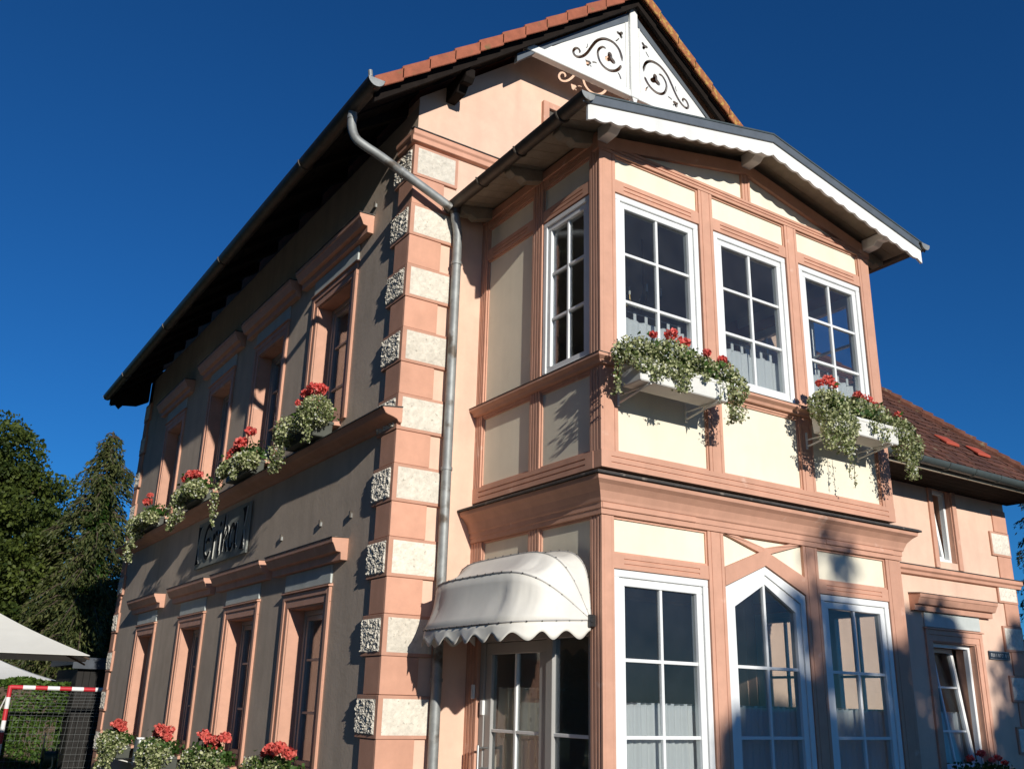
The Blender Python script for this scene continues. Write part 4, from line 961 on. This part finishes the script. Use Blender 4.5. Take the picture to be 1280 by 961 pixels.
window_box('white flower box below the left upper bay window, box underside showing', gb, BF, 5.03, .98, 3.985, .17, .40,
    clumps=shifted(-.03,-.045,.10,[(4.64,4.29,.22,.27,.15,.16,1.4),(4.95,4.34,.24,.27,.13,.16,1.4),(5.27,4.31,.22,.24,.13,.15,1.0),(5.53,4.31,.24,.18,.11,.14,.7),(5.64,4.17,.26,.15,.18,.14,1.2),(4.46,4.24,.2,.07,.10,.10,.25),(4.60,4.16,.31,.14,.08,.06,.4),(4.92,4.17,.33,.16,.10,.05,.5)]),
    strands=shifted(-.03,-.045,.10,[(4.75,4.2,.31,.16,160,.045),(4.98,4.2,.33,.20,200,.05),(5.06,4.2,.33,.10,80,.035),(5.24,4.2,.33,.06,40,.02),(5.40,4.2,.33,.22,26,.014),(5.46,4.2,.33,.15,24,.014),(4.46,4.2,.2,.30,100,.03),(5.64,4.02,.28,.13,130,.05),(5.70,4.06,.2,.17,100,.04)]),
    blooms=shifted(-.06,-.03,.08,[(4.72,4.40,.36,.035),(5.30,4.38,.36,.04),(5.00,4.50,.26,.058),(5.15,4.47,.24,.062),(5.42,4.43,.24,.028),(5.62,4.43,.22,.045),(5.68,4.40,.2,.04)]), nleaf=5800, lsize=.029, geran=420, white=.47)
window_box('white flower box below the right upper bay window, thickly overgrown', gb, BF, 7.30, .98, 4.0, .17, .40,
    clumps=shifted(-.08,-.05,.10,[(6.95,4.27,.24,.27,.21,.17,1.7),(7.03,4.10,.27,.26,.20,.15,1.8),(7.35,4.34,.22,.24,.13,.15,.9),(7.62,4.32,.22,.22,.13,.15,.8),(7.92,4.22,.24,.24,.17,.16,1.2),(8.08,4.08,.24,.19,.21,.15,1.2)]),
    strands=shifted(-.08,-.05,.10,[(6.86,4.0,.26,.14,170,.06),(7.02,3.97,.3,.14,170,.06),(7.15,4.0,.28,.16,90,.04),(7.42,4.2,.33,.12,50,.025),(7.52,4.2,.33,.20,40,.02),(7.60,4.2,.33,.16,40,.02),(7.98,3.98,.28,.24,150,.05),(8.12,4.0,.24,.22,130,.045),(7.30,4.1,.14,.42,40,.02),(7.36,4.1,.12,.5,30,.02)]),
    blooms=shifted(-.11,-.035,.08,[(7.30,4.42,.34,.04),(7.95,4.36,.30,.035),(7.02,4.53,.24,.055),(7.12,4.51,.22,.045),(6.9,4.48,.24,.04),(7.45,4.46,.22,.04),(7.62,4.47,.2,.055),(7.76,4.44,.18,.05)]), nleaf=8200, lsize=.028, geran=380, petal='petal_pink', white=.47)
names4 = ['fourth from the front', 'third from the front', 'second from the front', 'nearest the quoined corner']
for k, c in enumerate(WC):
    far = 3-k if False else k
    pos = {0:'nearest the quoined house corner', 1:'second from the quoined corner', 2:'third from the quoined corner', 3:'farthest along the wall'}[k]
    cover = ([(c-.44,4.28,.22,.16,.13,.14,.6)] if k else [])+[(c-.28,4.28,.30,.26,.11,.06,.5),(c+.28,4.26,.30,.26,.12,.06,.6)]; nl = int(4200*(.78 if k > 1 else 1)); s = .031+.004*k
    if k == 0: cl = [(c-.36,4.40,.20,.30,.20,.17,1.6),(c+.30,4.33,.24,.22,.20,.14,.8)]; stn = [(c+.42,4.2,.30,.32,260,.06),(c+.25,4.2,.3,.25,120,.05),(c-.5,4.2,.3,.18,70,.04)]; bl = [(c-.36,4.66,.18,.075),(c-.22,4.70,.2,.075),(c-.05,4.68,.2,.07),(c+.08,4.60,.22,.06)]
    elif k == 1: cl = [(c-.28,4.30,.22,.26,.13,.15,1.),(c+.2,4.32,.2,.24,.12,.14,.4)]; stn = [(c+.40,4.25,.30,.55,150,.05),(c+.48,4.0,.3,.42,60,.03),(c-.3,4.2,.32,.14,80,.05)]; bl = [(c-.36,4.66,.22,.07),(c-.26,4.52,.3,.08),(c-.05,4.60,.2,.06),(c+.08,4.58,.22,.06),(c+.2,4.55,.2,.07),(c+.32,4.52,.22,.07),(c+.26,4.44,.26,.05)]
    elif k == 2: cl = [(c-.25,4.32,.22,.32,.16,.15,1.2),(c+.32,4.27,.22,.26,.18,.15,.9)]; stn = [(c+.45,4.2,.3,.38,160,.06),(c+.2,4.15,.3,.3,90,.05),(c-.1,4.1,.3,.22,70,.05)]; bl = [(c-.05,4.58,.2,.08),(c+.10,4.60,.2,.085),(c+.26,4.56,.22,.08),(c-.2,4.56,.18,.06)]
    else: cl = [(c-.1,4.28,.22,.30,.16,.15,.8),(c+.45,4.22,.24,.24,.24,.15,1.)]; stn = [(c+.62,4.15,.26,.50,140,.06),(c+.4,4.1,.28,.45,110,.05),(c+.2,4.1,.28,.25,60,.05)]; bl = [(c+.10,4.62,.2,.08),(c+.02,4.72,.2,.05)]
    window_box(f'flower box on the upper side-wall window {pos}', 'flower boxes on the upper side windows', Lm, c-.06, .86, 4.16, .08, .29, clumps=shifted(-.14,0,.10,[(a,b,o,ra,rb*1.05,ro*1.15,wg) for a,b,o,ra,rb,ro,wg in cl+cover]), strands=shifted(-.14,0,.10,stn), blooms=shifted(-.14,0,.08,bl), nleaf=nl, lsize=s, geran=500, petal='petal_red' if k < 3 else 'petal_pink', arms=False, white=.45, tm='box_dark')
    fl = [(c+(-.42+.12*j), 1.10+rng.uniform(-.04,.06), .2+rng.uniform(-.04,.06), .06+rng.uniform(0,.02)) for j in (range(7) if k else (0,1,4,5))]
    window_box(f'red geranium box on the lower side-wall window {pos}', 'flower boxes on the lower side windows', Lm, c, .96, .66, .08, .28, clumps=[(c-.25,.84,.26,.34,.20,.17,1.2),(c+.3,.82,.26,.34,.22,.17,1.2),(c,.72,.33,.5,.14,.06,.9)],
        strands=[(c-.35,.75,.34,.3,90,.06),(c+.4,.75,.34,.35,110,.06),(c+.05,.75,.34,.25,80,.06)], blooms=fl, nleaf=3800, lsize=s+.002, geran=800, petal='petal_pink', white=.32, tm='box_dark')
window_box('dark red geranium box on the lower wing window in tree shade', 'flower box on the wing', WF, wc, 1.0, .62, .08, .28, clumps=[(wc-.2,.86,.22,.35,.14,.15,1.),(wc+.25,.86,.22,.35,.14,.15,1.)],
    strands=[(wc-.3,.75,.3,.2,60,.05)], blooms=[(wc-.3,1.08,.22,.05),(wc-.02,1.13,.2,.055),(wc+.28,1.08,.24,.05),(wc+.45,1.02,.22,.045),(wc+.1,1.06,.26,.04)], nleaf=900, geran=1100, petal='petal_red', white=.06)

# ------------------------------------------------------------------ garden behind the house
def parasol(label, x, y, half, zr, zt, rot):
    root = thing('parasol', label, 'parasol', (x,y,0), 'white garden parasols')
    cs = [Vector((x+half*math.sqrt(2)*math.cos(rot+k*math.pi/2), y+half*math.sqrt(2)*math.sin(rot+k*math.pi/2), zr)) for k in range(4)]; top = Vector((x,y,zt))
    rows = []
    for t in np.linspace(0,1,9):
        ring = []
        for k in range(4):
            for s in np.linspace(0,1,8,endpoint=False):
                e = cs[k].lerp(cs[(k+1)%4], s); p = top.lerp(e, t); p.z -= .05*math.sin(math.pi*s)*t*0+.035*math.sin(math.pi*t); ring.append(p)
        ring.append(ring[0]); rows.append(ring)
    loft('canopy', 'parasol', root, rows, .006, smooth=False)
    MB().tube([(x,y,0),(x,y,zt)], .03, 10).build('pole', 'parasol_frame', root, smooth=True)
    for k in range(4):
        rb = MB().tube([top-Vector((0,0,.08)), cs[k]-Vector((0,0,.04))], .014, 6).build('rib', 'parasol_frame', root)
        m = top.lerp(cs[k], .5); MB().tube([(x,y,zr-.1), m-Vector((0,0,.09))], .011, 6).build('strut', 'parasol_frame', rb)
    MB().tube([(x,y,zt-.02),(x,y,zt+.08)], [.05,.02], 10).build('finial', 'parasol', root)
    bx('base', 'parasol_frame', root, IDENT, x-.35, x+.35, y-.35, y+.35, .01, .09, .02)
parasol('large off-white square parasol standing in front of the trees', 1.10, 15.1, 1.50, 2.03, 2.74, R(36))
parasol('smaller white parasol farther back behind the goal', 2.65, 27.5, 1.45, 1.83, 2.32, R(33))
goal = thing('football_goal', 'small goal with red and white striped posts and net', 'goal', (2.36,21,0))
def striped(p0, p1, name, first):
    p0, p1 = Vector(p0), Vector(p1); n = int((p1-p0).length/.205); par = None
    for k in range(n):
        a, b = p0.lerp(p1,k/n), p0.lerp(p1,(k+1)/n)
        o = MB().tube([a,b], .042, 12, True).build(name if par is None else 'stripe', 'red_paint' if (k+first)%2 == 0 else 'goal_white', goal if par is None else par, smooth=True)
        par = par or o
striped((2.36,21,1.67),(2.36,21,0), 'goal_post', 0); striped((2.36,21,1.645),(4.76,21,1.63), 'crossbar', 0); striped((4.76,21,1.67),(4.76,21,0), 'goal_post', 0)
nb_ = MB()
for k in range(25):
    x = 2.38+k*.098; nb_.tube([(x,21,1.62),(x,21.5,1.1),(x,21.9,.02)], .0022, 3, False)
for k in range(18):
    t = k/17; y, z = (21+.5*t*2, 1.62-.52*t*2) if t < .5 else (21.5+.4*(t-.5)*2, 1.1-1.08*(t-.5)*2)
    nb_.tube([(2.38,y,z),(3.5,y,z-.01),(4.74,y,z)], .0022, 3, False)
nb_.build('net', 'net', goal)
MB().tube([(2.36,21,1.6),(2.0,22.0,.02)], .012, 6).build('stay', 'goal_white', goal)
shed = thing('garden_shed', 'low dark timber shed with flat roof beside the house corner', 'shed', (5.0,22.6,0))
for k in range(24):
    x = 3.74+k*.13; bx('plank', 'shed_wood', shed, IDENT, x, x+.125, 22.4, 22.43+.006*(k%2), 0, 2.05, .004)
bx('side_wall', 'shed_wood', shed, IDENT, 3.74, 3.78, 22.45, 25, 0, 2.05, .004); bx('rear_wall', 'shed_wood', shed, IDENT, 3.79, 6.8, 24.9, 25, 0, 2.05, .004)
rf = bx('roof', 'shed_roof', shed, IDENT, 3.60, 6.9, 22.25, 25.2, 2.12, 2.28, .01); bx('fascia', 'shed_roof', rf, IDENT, 3.60, 6.9, 22.225, 22.248, 2.05, 2.26, .004)
hr = thing('hose_reel', 'small dark green hose reel with pale hose beside the goal', 'hose reel', (3.15,20.3,0))
MB().tube([(3.05,20.3,.42),(3.25,20.3,.42)], .12, 16).build('drum', 'green_plastic', hr, smooth=True)
for x in (3.04, 3.26): MB().tube([(x-.008,20.3,.42),(x+.008,20.3,.42)], .17, 20).build('flange', 'green_plastic', hr, smooth=True)
for x in (3.02, 3.28):
    for q_ in (-1,1): MB().tube([(x,20.3,.42),(x,20.3+q_*.22,.01)], .014, 8).build('leg', 'green_plastic', hr)
MB().tube([(3.0,20.3,.42),(3.0,20.22,.62),(3.0,20.2,.86)], .012, 8).build('crank', 'steel', hr)
MB().tube(cat([(3.18,20.18,.44),(3.18,20.1,.28),(3.08,20.08,.2),(3.05,20.1,.1),(3.18,20.2,.02),(3.5,20.4,.02)],6), .013, 8).build('hose', 'hose', hr, smooth=True)
def hedge(label, x0, x1, y0, y1, h, n, size=.09):
    root = thing('hedge', label, 'hedge', ((x0+x1)/2,(y0+y1)/2,0))
    MB().box(x0+.12,x1-.12,y0+.12,y1-.12,0,h-.15).build('twigs', 'bark', root)
    P = np.stack([rng.uniform(x0,x1,n), y0+np.abs(rng.normal(size=n))*.14, rng.uniform(.02,h,n)],1)
    T = np.stack([rng.uniform(x0,x1,n//3), rng.uniform(y0,y1,n//3), h-np.abs(rng.normal(size=n//3))*.10],1)
    P = np.concatenate([P,T]); P[:,1] += .10*np.sin(P[:,0]*3.1)*np.cos(P[:,2]*4); P[:,2] += .05*np.sin(P[:,0]*5)
    f = .5+.5*np.sin(P[:,0]*5+np.sin(P[:,2]*7)*1.5); leaves('foliage', P, size, 'hedge_leaf', root, up=.2, tint=rng.uniform(0,1,len(P))*.7+.3*f)
hedge('clipped green hedge behind the striped goal', -3, 3.68, 22.7, 23.6, 1.80, 22000)

# ------------------------------------------------------------------ trees
def limb_tree(name, label, x, y, h, rx, ry, z0, nclump, nleaf, lsize, m, group=None, tr=.2, cut=None, crad=.55, seed=1):
    root = thing(name, label, 'tree', (x,y,0), group); g_ = np.random.default_rng(seed)
    C = []
    while len(C) < nclump:
        p = g_.uniform(-1,1,3); d_ = np.linalg.norm(p)
        if .35 < d_ < 1:
            zz = (p[2]+1)/2; q_ = np.array([x+p[0]*rx*(1.05-.35*zz), y+p[1]*ry*(1.05-.35*zz), z0+(h-z0)*zz])
            if cut is None or cut(q_): C.append(q_)
    C = np.array(C); rad = crad*g_.uniform(.6,1.3,len(C)); k = nleaf//len(C)
    P = []; tn = []
    for c, r_ in zip(C, rad):
        g = g_.normal(size=(k,3)); g /= np.linalg.norm(g,axis=1)[:,None]; g *= (g_.uniform(.1,1,k)**.45)[:,None]*r_; g[:,2] *= .6; g[:,2] += -.12*(g[:,0]**2+g[:,1]**2)/max(r_,.1)
        P.append(c+g); tn.append(np.clip(g_.uniform(0,1,k)*.75+g_.uniform(-.1,.3),0,1))
    mb = MB().tube([(x,y,0),(x+.05,y,h*.3),(x-.04,y+.05,h*.6),(x,y,h*.88)], [tr,tr*.8,tr*.5,tr*.15], 10)
    for c in C[::max(1,len(C)//26)]:
        b = np.array([x,y,min(c[2]*.72,h*.75)]); mid = (b+c)/2+np.array([0,0,-.1]); mb.tube([tuple(b),tuple(mid),tuple(c)], [tr*.35,tr*.2,.02], 6)
    mb.build('trunk', 'bark', root, smooth=True)
    leaves('crown', np.concatenate(P), lsize, m, root, up=.15, tint=np.concatenate(tn), aspect=.7)
    return root
limb_tree('broadleaf_tree', 'tall dense broadleaf tree at the left edge, behind the parasols', 1.5, 32, 9.6, 3.5, 2.6, 1.4, 170, 70000, .13, 'leaf_tree', 'trees behind the house', seed=3, crad=.7)
limb_tree('broadleaf_tree', 'rounded tree just behind the tall broadleaf tree', 2.9, 37, 9.0, 2.3, 1.8, 1.0, 90, 30000, .14, 'leaf_tree', 'trees behind the house', seed=8, crad=.7)
limb_tree('broadleaf_tree', 'lower bushy tree filling the gap left of the ivy-clad conifer', 3.7, 35, 7.4, 2.4, 1.8, .8, 80, 26000, .13, 'leaf_ivy', 'trees behind the house', seed=5, crad=.65)
limb_tree('broadleaf_tree', 'shrubby green tree low behind the shed roof', 6.3, 33, 5.0, 2.2, 1.6, .5, 70, 22000, .12, 'hedge_leaf', 'trees behind the house', seed=6, crad=.6)
def conifer(name, label, x, y, h, rmax, nb, m, group=None, ivy=0., seed=2, z0=1.2, lsize=.09, dens=60, droop=.35, full=1.):
    root = thing(name, label, 'tree', (x,y,0), group); g_ = np.random.default_rng(seed)
    MB().tube([(x,y,0),(x+.04,y,h*.5),(x,y,h)], [.18,.11,.015], 10).build('trunk', 'bark', root, smooth=True)
    P = []; D = []; bm_ = MB()
    for i in range(nb):
        t = (i+g_.uniform(0,1))/nb; z = z0+(h-z0)*t; a = g_.uniform(0,2*math.pi); ln = rmax*((1-t)**.75*.95+.08)*g_.uniform(.6,1.12)
        dx, dy = math.cos(a), math.sin(a); n = max(6, int(dens*ln*(1.2 if t > .8 else 1)))
        s = g_.uniform(.12,1,n); zz = z+.10*ln*s*2*(1-s)-droop*ln*s**2
        side = g_.normal(size=n)*.16*ln*(1.1-s)*full; hang = np.abs(g_.normal(size=n))*.16*full
        P.append(np.stack([x+dx*ln*s-dy*side, y+dy*ln*s+dx*side, zz-hang],1)); D.append(np.stack([dx*.6-dy*side*2, dy*.6+dx*side*2, np.full(n,-.7)],1))
        bm_.tube([(x,y,z),(x+dx*ln*.5,y+dy*ln*.5,z+.05*ln-droop*ln*.25),(x+dx*ln,y+dy*ln,z-droop*ln)], [.03,.02,.006], 5)
    bm_.build('branches', 'bark', root)
    P = np.concatenate(P); D = np.concatenate(D)
    leaves('crown', P, lsize, m, root, up=0, aspect=.28, dirs=D)
    if ivy:
        n = 9000; z = g_.uniform(.3,ivy,n); rr = (.55*(1-z/ivy*.45))*np.sqrt(g_.uniform(.3,1,n))*(1+.35*np.sin(z*4.2)); a = g_.uniform(0,2*math.pi,n)
        leaves('ivy', np.stack([x+rr*np.cos(a), y+rr*np.sin(a), z],1), .10, 'leaf_ivy', root, up=.1, aspect=.9)
    return root
conifer('conifer_tree', 'loose brownish conifer with ivy-covered trunk right of the broadleaf tree', 4.9, 30, 9.15, 3.0, 210, 'needle', 'trees behind the house', ivy=7.6, lsize=.16, dens=105, full=1.2)
conifer('conifer_tree', 'dark spruce with drooping twigs at the right edge beyond the wing', 32.2, 15.5, 11, 3.9, 150, 'needle_dark', seed=9, lsize=.16, dens=110, droop=.28)
# trees across the yard whose crowns shade the lower right of the front
for k, (x, h, rx) in enumerate(((3.6,7.7,1.5),(5.9,8.25,1.8),(8.2,9.25,1.9),(10.9,9.8,2.1))):
    limb_tree('broadleaf_tree', f'leafy tree across the yard, {("nearest the camera","second from the camera","third from the camera","farthest right")[k]}', x, -14, h, rx, 1.5, 2.0, 85, 20000, .24, 'leaf_tree', 'trees across the yard', seed=21+k, crad=.62)

# unseen trees added west of the house to dim side wall and reflections
for k, (x, y, h) in enumerate(((-7.5,2.5,13),(-8.0,8.5,15),(-8,15,18),(-8,22.5,18))):
    limb_tree('broadleaf_tree', f'added unseen tree dimming the side wall from the west, {("first","second","third","fourth")[k]} from the street', x, y, h, 3.4, 3.8, .5, 130, 26000, .34, 'leaf_tree', 'unseen trees added to dim the side wall', seed=40+k, crad=1.1)

limb_tree('young_tree', 'slender young tree across the yard with a thin loose crown', 4.25, -14.6, 9.3, .85, .8, 6.4, 18, 1100, .20, 'leaf_tree', 'trees across the yard', seed=31, crad=.40, tr=.09)
